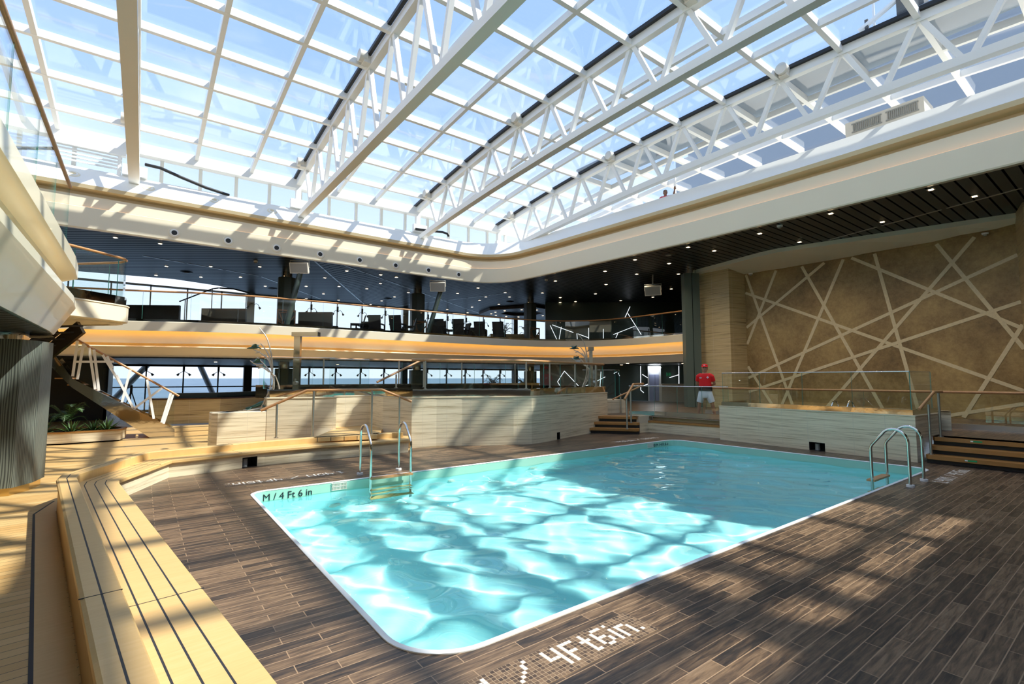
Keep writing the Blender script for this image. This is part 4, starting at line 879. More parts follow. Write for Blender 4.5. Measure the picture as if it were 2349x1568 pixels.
strips([((24.31, 20.1, 5.82), (25.04, 19.67, 4.49)), ((24.68, 19.89, 5.01), (23.64, 20.73, 4.49)), ((23.88, 20.53, 4.63), (23.74, 20.68, 4.17)), ((24.4, 19.99, 6.24), (24.15, 20.24, 5.5))], '', 'crossed white light strips on the dark mezzanine wall left of the green column', (-.05, -.06))
RV = Vector((.7983, -.6022, 0)); FV = Vector((.6022, .7983, 0)); P0 = Vector((22.25, 17.1, 0))
lf = thing('lift_door', 'brightly lit steel lift entrance with a window onto the sea', 'lift', (22.5, 16.9, .5))
def wb(u0, u1, z0, z1, d0, d1):
    p = [P0 + RV * u + FV * d for u, d in ((u0, d0), (u1, d0), (u1, d1), (u0, d1))]; b = MB(); b.hexa([(q.x, q.y, z0) for q in p] + [(q.x, q.y, z1) for q in p]); return b
wb(0, .72, .5, 2.42, -.12, -.06).build('surround', mat('pale_lift_steel', (.70, .72, .74), .3, .2), lf); wb(.08, .64, 2.30, 2.33, -.42, -.14).build('door_fill_light', emis('door_fill_glow', (.9, .95, 1.), 7.), lf)  # glowing bar added above the lift door to brighten it
wb(.07, .6, .52, 1.95, -.14, -.12).build('door_leaf', mat('lift_glass_blue', (.30, .34, .52), .15), lf)
wb(.37, .385, .52, 1.95, -.146, -.139).build('door_joint', M['black'], lf)
ex = thing('exit_sign', 'small green emergency exit sign on the dark wall right of the lift', 'sign', (23.1, 16.4, 1.95))
wb(1.02, 1.29, 1.86, 2.06, -.1, -.07).build('board', mat('sign_green', (.02, .14, .07), .5), ex)
wb(1.19, 1.23, 1.90, 2.03, -.108, -.1).build('arrow', M['greenlabel'], ex); wb(1.16, 1.26, 1.95, 1.98, -.108, -.1).build('arrow', M['greenlabel'], ex)
wb(1.05, 1.09, 1.89, 2.02, -.108, -.1).build('running_figure', M['greenlabel'], ex)
cb = MB()
c2 = [Vector((23.1, 15.9)) + Vector((.8, -.6)) * u + Vector((.6, .8)) * v for u, v in ((-.9, -.5), (.35, -.5), (.35, .0), (-.9, 0))]
cb.prism([tuple(q) for q in c2], .5, 1.45); tag(cb.build('reception_desk', M['trav']), 'pale stone counter standing by the dark wall behind the glass balustrade', 'counter')

# ---------------------------------------------------------------- wall lamps on the window posts
def win_lamp(x, z, label, up):
    r = thing('window_lamp', label, 'wall lamp', (x, 31.38, z), 'twin-headed lamps on the window posts'); y = 31.36
    b = MB(); b.box(x - .05, x + .05, y, y + .08, z, z + .35); b.build('bracket', M['black'], r)
    for s in (-1, 1):
        b = MB()
        if up: b.tube([(x, y, z), (x + s * .11, y - .1, z + .10), (x + s * .22, y - .1, z + .03), (x + s * .29, y - .1, z - .12)], .014, 8)
        else: b.tube([(x, y, z), (x + s * .24, y - .1, z - .17)], .014, 8)
        b.build('arm', M['black'], r)
        b = MB(); e = (x + s * (.29 if up else .24), y - .1, z - (.13 if up else .18)); b.tube([(e[0] - s * .03, e[1], e[2] + .04), (e[0] + s * .05, e[1], e[2] - .07)], [.035, .065], 10); b.build('head', M['black'], r)
    return r
pl = win_lamp(.16, 2.14, 'black twin-headed lamp on a post of the lower sea windows', False)
for k in range(-1, 15):
    if k not in (0, 3, 9): copy_tree(pl, (.16 + 1.6 * k, 31.38, 2.14))
pu = win_lamp(6.56, 5.95, 'black twin-headed lamp on a post of the mezzanine windows', True)
for k in range(3, 15):
    if k not in (4, 9): copy_tree(pu, (.16 + 1.6 * k, 31.38, 5.95))

# ---------------------------------------------------------------- mezzanine furniture
def chair(loc, rz, label):
    r = thing('armchair', label, 'chair', (0, 0, 0), 'black woven armchairs on the mezzanine')
    b = MB(); b.box(-.28, .28, -.27, .27, .30, .45); b.build('seat', M['wicker'], r)
    b = MB(); b.hexa([(-.28, .22, .4), (.28, .22, .4), (.28, .30, .4), (-.28, .30, .4), (-.31, .40, 1.08), (.31, .40, 1.08), (.31, .46, 1.08), (-.31, .46, 1.08)]); b.build('backrest', M['wicker'], r)
    for s in (-1, 1):
        b = MB(); b.box(s * .31 - .03, s * .31 + .03, -.27, .3, .62, .68); b.box(s * .31 - .03, s * .31 + .03, -.27, -.21, .3, .65); b.build('armrest', M['wicker'], r)
        for t in (-1, 1):
            b = MB(); b.box(s * .26 - .025, s * .26 + .025, t * .24 - .025, t * .24 + .025, 0, .31); b.build('leg', M['black'], r)
    r.location = loc; r.rotation_euler = (0, 0, rz); return r
CH = [((8.25, 23.6), -1.9, 'black armchair turned sideways, leftmost at the first mezzanine table'), ((9.1, 23.1), 2.45, 'black armchair with its back to the railing, centre of the first mezzanine table'), ((9.95, 22.5), 2.3, 'black armchair with its back to the railing, right of the first mezzanine table'), ((9.3, 25.4), -.7, 'black armchair facing the railing across the first mezzanine table'),
      ((10.75, 23.1), -1.9, 'black armchair half hidden behind the middle lattice column'), ((12.3, 22.65), 2.45, 'black armchair just right of the middle slanted post'), ((12.9, 23.4), 2.4, 'second black armchair right of the middle slanted post'), ((13.3, 25.2), -.6, 'black armchair facing the railing across the second mezzanine table'), ((13.15, 22.0), 2.4, 'third black armchair right of the middle slanted post'),
      ((14.0, 23.2), -1.7, 'black armchair turned sideways at the third mezzanine table'), ((15.5, 24.6), -.6, 'black armchair facing the railing across the third mezzanine table'), ((14.7, 22.35), 2.4, 'black armchair with its back to the railing, left of the pair near the planter'), ((15.55, 21.8), 2.35, 'black armchair with its back to the railing, right of the pair near the planter'),
      ((5.45, 26.3), -1.9, 'black armchair left of the left mezzanine column'), ((7.6, 25.5), 1.6, 'black armchair right of the left mezzanine column')]
p = None
for (x, y), rz, l in CH:
    if p is None: p = chair((x, y, 3.72), rz, l)
    else: copy_tree(p, (x, y, 3.72), rz, l)
def table(x, y, label, w=.9):
    r = thing('lounge_table', label, 'table', (x, y, 3.72), 'dark tables on the mezzanine')
    b = MB(); b.obox((x, y, 4.44), -.6, w, w, .05); b.build('table_top', M['black'], r)
    for a, c in ((-1, -1), (1, -1), (1, 1), (-1, 1)):
        q = Vector((.8, -.6)) * a * w * .42 + Vector((.6, .8)) * c * w * .42; b = MB(); b.box(x + q.x - .03, x + q.x + .03, y + q.y - .03, y + q.y + .03, 3.72, 4.42); b.build('leg', M['black'], r)
table(9.0, 24.3, 'dark square table at the left group of black armchairs'); table(13.8, 24.2, 'dark square table behind the middle slanted post'); table(15.2, 23.3, 'dark square table at the right group of black armchairs'); table(6.6, 26.0, 'dark square table behind the left slanted post')
def banq(path, label, h=.8):
    r = thing('banquette', label, 'sofa', (path[0][0], path[0][1], 3.72), 'dark banquettes on the mezzanine')
    b = MB(); b.sweep([(0, 3.74), (0, 3.74 + h), (.12, 3.74 + h), (.16, 3.74)], path, loop=True, cap=True); b.build('backrest', mat('taupe_leather', (.10, .085, .07), .4), r)
    b = MB(); b.sweep([(.16, 3.74), (.16, 4.17), (.7, 4.17), (.7, 3.74)], path, loop=True, cap=True); b.build('seat', M['black'], r)
banq([(-1.2, 28.2), (1.2, 26.6)], 'dark banquette along the left end of the mezzanine behind the glass', 1.3); banq([(2.0, 25.9), (3.6, 24.8)], 'dark banquette with rounded back left of the left mezzanine column', 1.15); banq([(5.9, 25.0), (7.2, 24.0)], 'taupe banquette between the left slanted post and the armchairs', 1.2)
ws = thing('wet_floor_sign', 'yellow folding wet-floor sign on the mezzanine floor', 'sign', (2.75, 25.9, 3.72)); yl = mat('yellow_plastic', (.75, .45, .04), .5)
for s in (-1, 1):
    b = MB(); b.hexa([(2.6, 25.9 + s * .16, 3.73), (2.9, 25.9 + s * .16, 3.73), (2.9, 25.92 + s * .16, 3.73), (2.6, 25.92 + s * .16, 3.73), (2.66, 25.9, 4.35), (2.84, 25.9, 4.35), (2.84, 25.92, 4.35), (2.66, 25.92, 4.35)]); b.build('panel', yl, ws)
sr = railing('stair_handrail', 'thin black handrail of a staircase seen through the left mezzanine windows', [(1.4, 28.7), (2.6, 27.8)], 1, 1, 1, 5, .03, [(1.52, 28.6, 3.72, 5.6), (2.56, 27.8, 3.72, 6.1)], rail_path=[(1.3, 28.8, 5.5), (2.56, 27.8, 6.12), (2.8, 27.6, 6.16)], rail_m='black', cat='handrail')
sr = railing('stair_handrail', 'curved black handrail right of the thin staircase rail at the mezzanine windows', [(2.8, 27.5), (4.1, 26.7)], 1, 1, 1, 5, .035, [(3.9, 26.8, 3.72, 5.9)], rail_path=[(2.84, 27.59, 6.16), (3.4, 27.2, 6.12), (4.07, 26.69, 5.9)], rail_m='black', cat='handrail')
# mezzanine planter
mp = thing('planter', 'wedge-shaped stone planter with palms at the right end of the mezzanine', 'planter', (19, 24.9, 3.72)); PL = [(17.3, 25.0), (19.2, 24.05), (20.05, 23.9), (20.6, 25.0), (18.2, 26.6)]
b = MB(); b.sweep([(0, 3.72), (-.12, 4.5), (-.02, 4.52), (.05, 4.4)], PL[::-1][::-1], closed=True); b.build('trough', M['trav_dark'], mp)
b = MB(); b.prism(PL, 4.3, 4.36); b.build('soil', M['soil'], mp)
def frond(b, base, ang, L, rise, droop, w, n=7, leaf=None):
    # arching midrib with paired leaflets
    pts = []
    for i in range(n + 1):
        u = i / n; rr = L * (u * .9); z = rise * math.sin(min(1, u * 1.1) * PI / 2) - droop * u * u * u
        pts.append(Vector((base[0] + math.cos(ang) * rr * (1 - .15 * u), base[1] + math.sin(ang) * rr * (1 - .15 * u), base[2] + z)))
    b.tube(pts, [.014 * (1 - .8 * i / n) + .003 for i in range(n + 1)], 5)
    side = Vector((-math.sin(ang), math.cos(ang), 0))
    m = leaf or 16
    for i in range(2, m + 1):
        u = i / m; k = min(int(u * n), n - 1); f = u * n - k; p = pts[k] + (pts[k + 1] - pts[k]) * f; d = (pts[k + 1] - pts[k]).normalized(); l = w * math.sin(PI * min(1, u * .85 + .12))
        for s in (-1, 1):
            q = p + side * s * l + d * l * .7 + Vector((0, 0, -.12 * l)); h = d * .016; b.add([p - h, p + h, q + Vector((0, 0, .004)), p + Vector((0, 0, .012))], [(0, 1, 2), (0, 2, 3), (1, 3, 2)])
def palm(x, y, z, L, nf, trunk, label, w=.16, seed=1):
    rr = random.Random(seed); r = thing('palm', label, 'plant', (x, y, z))
    if trunk: b = MB(); b.tube([(x, y, z), (x + .02, y, z + trunk * .5), (x, y, z + trunk)], [.07, .055, .05], 10); b.build('trunk', M['soil'], r)
    for i in range(nf):
        b = MB(); a = 2 * PI * i / nf + rr.uniform(-.3, .3); u = rr.random(); frond(b, (x, y, z + trunk), a, L * rr.uniform(.8, 1.1), L * (.35 + .6 * u), L * (.5 - .3 * u), w); b.build('frond', M['leaf'], r, fixn=False)
    return r
def agave(x, y, z, h, label, seed=1, n=22):
    rr = random.Random(seed); r = thing('agave', label, 'plant', (x, y, z))
    for i in range(n):
        a = 2 * PI * i / n * 2.4; e = .25 + 1.1 * (i / n); L = h * rr.uniform(.8, 1.1); d = Vector((math.cos(a) * math.cos(e), math.sin(a) * math.cos(e), math.sin(e))); s = Vector((-math.sin(a), math.cos(a), 0)) * h * .055; p = Vector((x, y, z)); q = p + d * L * .5; t = p + d * L + Vector((0, 0, -.08 * L))
        b = MB(); b.add([p - s * .6, p + s * .6, q + s + Vector((0, 0, .01)), q - s + Vector((0, 0, .01)), t, q - Vector((0, 0, .012))], [(0, 1, 2, 3), (3, 2, 4), (0, 3, 5), (1, 5, 2), (3, 4, 5), (2, 5, 4), (0, 5, 1)]); b.build('leaf', M['leaf'], r, fixn=False)
    return r
palm(18.3, 25.2, 4.34, .95, 14, .15, 'leafy palm at the left of the mezzanine planter', .16, 3); palm(19.9, 24.7, 4.34, .85, 12, .1, 'leafy palm at the right of the mezzanine planter', .15, 5)
palm(19.6, 28.2, .5, .95, 14, .75, 'dark palm in front of the lower sea windows left of the rightmost lower column', .17, 8); palm(22.2, 28.0, .5, .95, 14, .75, 'dark palm in front of the lower sea windows right of the rightmost lower column', .17, 9); agave(18.9, 27.6, .5, .9, 'spiky dark agave at the foot of the lower sea windows', 4)
# lower lounge counter
ct = thing('bar_counter', 'angled travertine bar counter with dark top in the lower lounge behind the stairs', 'counter', (2.4, 22, 0))
CTP = [(.25, 23.2), (.3, 22.4), (2.45, 21.95), (6.2, 24.9)]
b = MB(); b.sweep([(0, .05), (0, .95), (.5, .95)], CTP); b.build('front', M['trav_dark'], ct)
b = MB(); b.sweep([(-.04, .95), (-.04, 1.0), (.6, 1.0), (.6, .95)], CTP, loop=True, cap=True); b.build('counter_top', mat('dark_wood_top', (.06, .025, .012), .3), ct)
b = MB(); b.prism([(.9, 22.6), (2.4, 22.4), (6.0, 25.3), (5.8, 25.6), (2.3, 22.9), (.9, 22.9)], .96, 1.18); b.build('raised_shelf', M['dark'], ct)
tp = thing('tripod', 'black camera tripod standing in front of the lower sea windows', 'tripod', (-.35, 27, 0))
for k in range(3):
    a = 2.1 * k + .4; b = MB(); b.tube([(-.35, 27, 1.2), (-.35 + .4 * math.cos(a), 27 + .4 * math.sin(a), 0)], .022, 8); b.build('leg', M['black'], tp)
b = MB(); b.tube([(-.35, 27, 1.1), (-.35, 27, 1.45)], .05, 10); b.build('head', M['black'], tp)
for (x0, x1, l) in ((-1.6, .2, 'left'), (3.6, 2.55, 'right')):
    b = MB(); b.tube([(x0, 32.3, 0), (x1, 32.3, 2.46)], .14, 12); tag(b.build('brace', mat('pale_steel', (.62, .64, .66), .5), smooth=40), 'slanting pale steel brace outside the lower sea windows, the %s one' % l, 'brace')
# ---------------------------------------------------------------- stair landing and stairs on the left
sl = thing('stair_landing', 'cream stair landing with rounded corner jutting from behind the left balcony', 'landing', (-.9, 16.6, 3.2))
SP = [(-2.2, 15.0), (-1.4, 15.75), (-.62, 16.48), (-.42, 16.72), (-.38, 17.0), (-.55, 17.4), (-2.4, 19.2)]
b = MB(); b.sweep([(.35, 3.18), (.02, 3.24), (0, 3.26), (0, 3.66), (-.02, 3.67), (-.02, 3.70), (.05, 3.71)], SP); b.build('fascia', M['cream'], sl, smooth=30)
b = MB(); b.prism(offs(SP, .1, False), 3.2, 3.7); b.build('slab', M['cream'], sl)
b = MB(); b.sweep([(.06, 3.70), (.05, 3.93), (.15, 3.94)], SP); b.build('kerb', M['steel_wavy'], sl)
LP2 = offs(SP, .1, False)
railing('glass_balustrade', 'glass balustrade with curved wooden handrail on the cream stair landing', LP2, 3.94, 4.92, 5, 4.97, .034)
sf = thing('staircase', 'lower flight of open stairs with polished steel stringer and white criss-cross balustrade', 'stairs', (.3, 18.4, 0))
SA = [(.86, 0), (.27, 0), (-1.53, 1.5), (-2.04, 2.15), (-1.89, 2.33), (-1.53, 1.74), (.85, .22)]
for y in (18.0, 19.3):
    b = MB(); b.add([(x, y, z) for x, z in SA] + [(x, y + .05, z) for x, z in SA], [(0, 1, 2, 5, 6), (2, 3, 4, 5), (13, 12, 9, 8, 7), (12, 11, 10, 9)] + [(i, (i + 1) % 7, 7 + (i + 1) % 7, 7 + i) for i in range(7)]); b.build('stringer', M['steel_wavy'], sf)
for i in range(10):
    u = i / 9; x = .62 - 2.35 * u; z = .14 + 1.62 * u; b = MB(); b.box(x - .16, x + .14, 18.05, 19.3, z - .03, z); b.build('tread', M['oak'], sf)
for y in (18.02,):
    b = MB(); b.tube([(-1.53, y, 2.84), (.92, y, 1.21)], .03, 12); b.build('handrail', M['rail_wood'], sf, smooth=40)
    b = MB(); b.slab([(-1.5, y, 1.75), (.82, y, .24), (.82, y, 1.26), (-1.5, y, 2.8)], (0, 1, 0), .012); b.build('glass_panel', M['glass'], sf)
BARS = [((-1.47, 2.78), (-1.52, 1.8)), ((-1.34, 2.71), (-1.42, 1.72)), ((-1.22, 2.6), (-1.03, 1.44)), ((-1.11, 2.55), (-.95, 1.4)), ((-.92, 2.41), (-.41, 1.44)), ((-.41, 1.44), (-.17, .9)), ((-.82, 2.37), (-.68, 2.04)), ((-1.5, 2.2), (-.66, 2.22)), ((-1.5, 2.5), (-1.28, 2.66)), ((-.28, 2.0), (-.43, 1.06)), ((-.59, 1.84), (-.18, .92)), ((.12, 1.71), (.33, .56)), ((.49, 1.46), (-.14, .88)), ((.71, 1.3), (.52, .44)), ((.77, 1.26), (.57, .4))]
for k, ((xa, za), (xb, zb)) in enumerate(BARS):
    b = MB(); b.beam((xa, 17.985 - .0012 * k, za), (xb, 17.985 - .0012 * k, zb), .06, .02, up=(0, 1, 0)); b.build('balustrade_bar', M['white'], sf)
u2 = thing('staircase', 'dark upper flight of stairs rising behind the tip of the left balcony', 'stairs', (-1.9, 16.3, 2.2))
for y in (0, 1.1):
    b = MB(); b.beam((-2.0 - y * .5, 16.7 + y * .7, 2.25), (-1.25 - y * .5, 15.95 + y * .7, 3.0), .08, .34); b.build('stringer', mat('dark_mirror', (.10, .07, .04), .12, .8), u2)
for i in range(5):
    u = (i + .5) / 7; x = -2.0 + 1.05 * u; y = 16.7 - 1.1 * u; z = 2.3 + 1.1 * u; b = MB(); b.hexa([(x - .1, y, z), (x + .12, y - .14, z), (x - .43, y + .63, z), (x - .65, y + .77, z), (x - .1, y, z + .04), (x + .12, y - .14, z + .04), (x - .43, y + .63, z + .04), (x - .65, y + .77, z + .04)]); b.build('tread', M['black'], u2)
# planter with agaves
pp = thing('planter', 'low travertine planter with oak rim under the staircase, full of agaves', 'planter', (-1.4, 17.7, 0)); PQ = [(-2.6, 17.85), (-2.05, 17.6), (-1.6, 17.52), (-.42, 17.62), (-.3, 18.3), (-.6, 18.9), (-2.7, 18.9)]
b = MB(); b.sweep([(0, .04), (0, .3)], PQ, closed=True); b.build('trough', M['trav'], pp)
b = MB(); b.sweep([(-.02, .3), (-.02, .335), (.08, .335), (.08, .3)], PQ, closed=True, loop=True); b.build('rim', M['oak'], pp)
b = MB(); b.prism(offs(PQ, .05), .02, .26); b.build('soil', M['soil'], pp)
for x, y, h, l, sd_ in ((-2.0, 17.85, .42, 'spiky agave at the left end of the stair planter', 1), (-1.45, 17.75, .48, 'pale-tipped agave in the middle of the stair planter', 2), (-1.02, 17.95, .42, 'small agave between two others in the stair planter', 3), (-.72, 17.85, .5, 'bushy agave at the right end of the stair planter', 4)): agave(x, y, .26, h, l, sd_)
palm(-1.6, 18.3, .26, .62, 15, .3, 'broad dark palm behind the agaves in the stair planter', .15, 6)
tw = tag(MB().box(-4.5, -2.75, 19.5, 19.6, 0, 2.46).build('partition', M['black']), 'black partition behind the laminated column in the lower lounge', 'partition')
MB()
# ---------------------------------------------------------------- silvery branch sculptures
BRS = [[(2.28, 13.48, 3.0), (2.44, 13.39, 2.75), (2.53, 13.35, 2.41), (2.58, 13.35, 2.08), (2.59, 13.37, 1.83)], [(2.32, 13.49, 2.61), (2.44, 13.42, 2.44), (2.51, 13.38, 2.28), (2.57, 13.36, 2.0)], [(2.18, 13.61, 2.46), (2.36, 13.49, 2.35), (2.52, 13.38, 2.17), (2.59, 13.35, 1.97)], [(2.26, 13.57, 2.28), (2.43, 13.46, 2.08), (2.53, 13.4, 1.93), (2.64, 13.33, 1.8)], [(2.26, 13.59, 2.06), (2.38, 13.5, 2.03), (2.53, 13.4, 1.91)], [(2.13, 13.67, 2.19), (2.25, 13.6, 2.1), (2.39, 13.49, 2.08)], [(2.42, 13.44, 2.34), (2.52, 13.38, 2.15), (2.59, 13.35, 1.91)], [(2.59, 13.37, 1.83), (2.62, 13.36, 1.67), (2.6, 13.39, 1.48), (2.5, 13.47, 1.2), (2.42, 13.52, .96)], [(2.56, 13.38, 1.91), (2.57, 13.39, 1.67), (2.55, 13.42, 1.45), (2.46, 13.47, 1.2), (2.38, 13.52, .97)], [(2.62, 13.36, 1.82), (2.64, 13.36, 1.61), (2.62, 13.38, 1.42), (2.52, 13.46, 1.2), (2.44, 13.55, .96)], [(2.65, 13.34, 1.83), (2.73, 13.34, 1.61), (2.76, 13.36, 1.48)], [(2.23, 13.58, 2.37), (2.32, 13.52, 2.4)], [(2.3, 13.57, 1.99), (2.36, 13.52, 2.03)],
       [(2.04, 13.8, .96), (2.25, 13.7, .98), (2.45, 13.55, 1.02)], [(2.1, 13.6, .96), (2.3, 13.55, .99), (2.5, 13.5, 1.03)], [(2.12, 13.75, .96), (2.35, 13.6, 1.0), (2.46, 13.5, 1.06)]]
silver = mat('silvered_branch', (.62, .55, .46), .35, .6, noise=.2, bump=.3, scale=30)
def smoothline(p, n=4):
    P = [Vector(q) for q in p]; out = []
    for i in range(len(P) - 1):
        a = P[max(i - 1, 0)]; b_ = P[i]; c = P[i + 1]; d = P[min(i + 2, len(P) - 1)]
        for k in range(n):
            u = k / n; out.append(.5 * ((2 * b_) + (c - a) * u + (2 * a - 5 * b_ + 4 * c - d) * u * u + (3 * b_ - a - 3 * c + d) * u ** 3))
    return out + [P[-1]]
def sculpture(dx, dy, flip, label):
    r = thing('branch_sculpture', label, 'sculpture', (2.45 + dx, 13.5 + dy, .95), 'silver branch sculptures with bronze birds')
    def T(p): return (2.45 + dx + (p[0] - 2.45) * flip, 13.5 + dy + (p[1] - 13.5), p[2])
    for L in BRS:
        q = [T(p) for p in smoothline(L)]; n = len(q); b = MB(); b.tube(q, [.011 + .013 * (i / (n - 1)) for i in range(n)], 7); b.build('branch', silver, r, smooth=60)
    for (x, y, z), s in (((2.19, 13.6, 2.5), 1), ((2.27, 13.58, 2.14), .8)):
        b = MB(); c = T((x, y, z)); b.tube([(c[0] - .14 * s * flip, c[1] + .08, c[2] - .01), (c[0] - .08 * s * flip, c[1] + .05, c[2]), (c[0], c[1], c[2] + .01), (c[0] + .1 * s * flip, c[1] - .06, c[2] + .015), (c[0] + .16 * s * flip, c[1] - .1, c[2] - .02)], [.006, .022 * s, .036 * s, .026 * s, .004], 9)
        for k in (-1, 1):
            e = Vector(c); b.add([e + Vector((-.06 * flip, .04, .02)), e + Vector((.06 * flip, -.04, .02)), e + Vector((.1 * flip + .05 * k, .1 * k, .09)), e + Vector((0, .13 * k, .1)), e + Vector((0, .06 * k, .035))], [(0, 1, 2, 3), (0, 4, 1), (1, 4, 2), (2, 4, 3), (3, 4, 0)])
        b.build('bird', M['bronze'], r, smooth=50)
    b = MB(); b.tube([T((2.1, 13.8, 1.0)), T((2.2, 13.72, 1.03)), T((2.3, 13.62, 1.07)), T((2.38, 13.56, 1.12)), T((2.45, 13.52, 1.15)), T((2.5, 13.5, 1.13))], [.02, .028, .045, .055, .045, .02], 10)
    for s in (-.07, .07):
        b.tube([T((2.4, 13.56, 1.1)), T((2.44, 13.5 + s, 1.05)), T((2.5, 13.46 + s, 1.0))], [.022, .016, .012], 7); b.tube([T((2.22, 13.7, 1.03)), T((2.16, 13.72 + s, .99)), T((2.1, 13.74 + s, .97))], [.02, .014, .012], 7)
    b.build('bronze_animal', M['bronze'], r, smooth=60); return r
sculpture(0, 0, 1, 'silver branch sculpture with green bronze birds on the low wall left of the hot tub')
sculpture(9.65, -1.45, 1, 'silver branch sculpture with a dark bird behind the right end of the hot tub').location.z = 1.22

# ---------------------------------------------------------------- outside, above the roof edge
railing('deck_railing', 'white outer deck railing with bluish glass beyond the far roof edge', [(9, 30), (26, 30)], 8.8, 9.7, 12, 9.85, .04, [(9 + 1.42 * i, 30, 8.75, 9.85) for i in range(13)], post_m='white', rail_m='white')
dm = thing('satellite_dome', 'white radome beyond the far right corner of the roof', 'dome', (30, 25.7, 13))
b = MB(); b.ball((30, 25.7, 15.1), 2.1, 2.1, 2.1, 20); b.build('radome', M['white'], dm, smooth=60); b = MB(); b.tube([(30, 25.7, 8.75), (30, 25.7, 13.4)], .8, 20); b.build('pedestal', M['white'], dm, smooth=40)
fn = thing('funnel', 'charcoal block of the ship superstructure seen through the roof at the top right', 'funnel', (30, 6.5, 19))
b = MB(); b.prism([(30.05, 6.0), (30.05, 7.1), (31, 7.1), (31, 6.0)], 19.96, 24); b.build('casing', M['funnel'], fn)
b = MB(); b.tube([(30.2, 8.1, 19.95), (30.2, 8.1, 23)], .06, 8); b.tube([(30.2, 7.1, 21.2), (30.2, 8.0, 20.8), (30.2, 8.8, 20.5)], .14, 10); b.build('mast', M['white'], fn); b = MB(); b.box(30.1, 30.3, 8.35, 8.5, 20.1, 20.9); b.build('signal_horn', M['funnel'], fn)
vu = thing('ventilation_unit', 'pale ventilation unit with dark louvres on the deck outside the right roof edge', 'vent', (18.2, 3.6, 8.75))
b = MB(); b.box(17.8, 18.8, 3.7, 5.7, 8.75, 9.95); b.build('housing', M['offwhite'], vu)
for y in (3.85, 4.75):
    b = MB()
    for k in range(15): b.box(17.77, 17.8, y + k * .05, y + k * .05 + .025, 9.6, 9.82)
    b.box(17.775, 17.79, y - .03, y + .77, 9.56, 9.6); b.box(17.775, 17.79, y - .03, y + .77, 9.82, 9.86); b.build('louvre', M['grey'], vu)

# ---------------------------------------------------------------- people
def fuse(mb, name, m, parent, voxel, smooth=4):
    o = mb.build(name + '_raw', m, None); md = o.modifiers.new('r', 'REMESH'); md.mode = 'VOXEL'; md.voxel_size = voxel
    ms = o.modifiers.new('s', 'SMOOTH'); ms.factor = .5; ms.iterations = smooth
    dg = bpy.context.evaluated_depsgraph_get(); me = bpy.data.meshes.new_from_object(o.evaluated_get(dg)); old = o.data
    bpy.data.objects.remove(o); bpy.data.meshes.remove(old)
    me.polygons.foreach_set('use_smooth', [True] * len(me.polygons)); me.name = name
    n = bpy.data.objects.new(name, me); COL.objects.link(n); n.parent = parent; return n
def ell(z, rx, ry, cx=0, cy=0, n=20): return [(cx + rx * math.cos(2 * PI * k / n), cy + ry * math.sin(2 * PI * k / n), z) for k in range(n)]
def hand(b, w, d, up, s):
    # palm from wrist w along d, fingers curled, thumb off the side
    w = Vector(w); d = Vector(d).normalized(); up = Vector(up).normalized(); side = d.cross(up).normalized(); e = w + d * .085
    b.loft([[w + side * (a * .03) + up * (c * .016) for a, c in ((-1, -1), (1, -1), (1, 1), (-1, 1))], [w + d * .05 + side * (a * .042) + up * (c * .016) for a, c in ((-1, -1), (1, -1), (1, 1), (-1, 1))], [e + side * (a * .04) + up * (c * .013) for a, c in ((-1, -1), (1, -1), (1, 1), (-1, 1))]])
    for k, L in zip((-1.5, -.5, .5, 1.5), (.066, .078, .074, .058)):
        p = e + side * k * .0215; b.tube([p - d * .015, p + d * L * .45, p + d * L * .78 - up * L * .25, p + d * L * .85 - up * L * .55], [.0105, .010, .009, .008], 8)
    p = w + d * .03 + side * s * .035; b.tube([p - side * s * .02, p + side * s * .018 + d * .025, p + side * s * .022 + d * .06 - up * .012], [.013, .012, .010], 8)
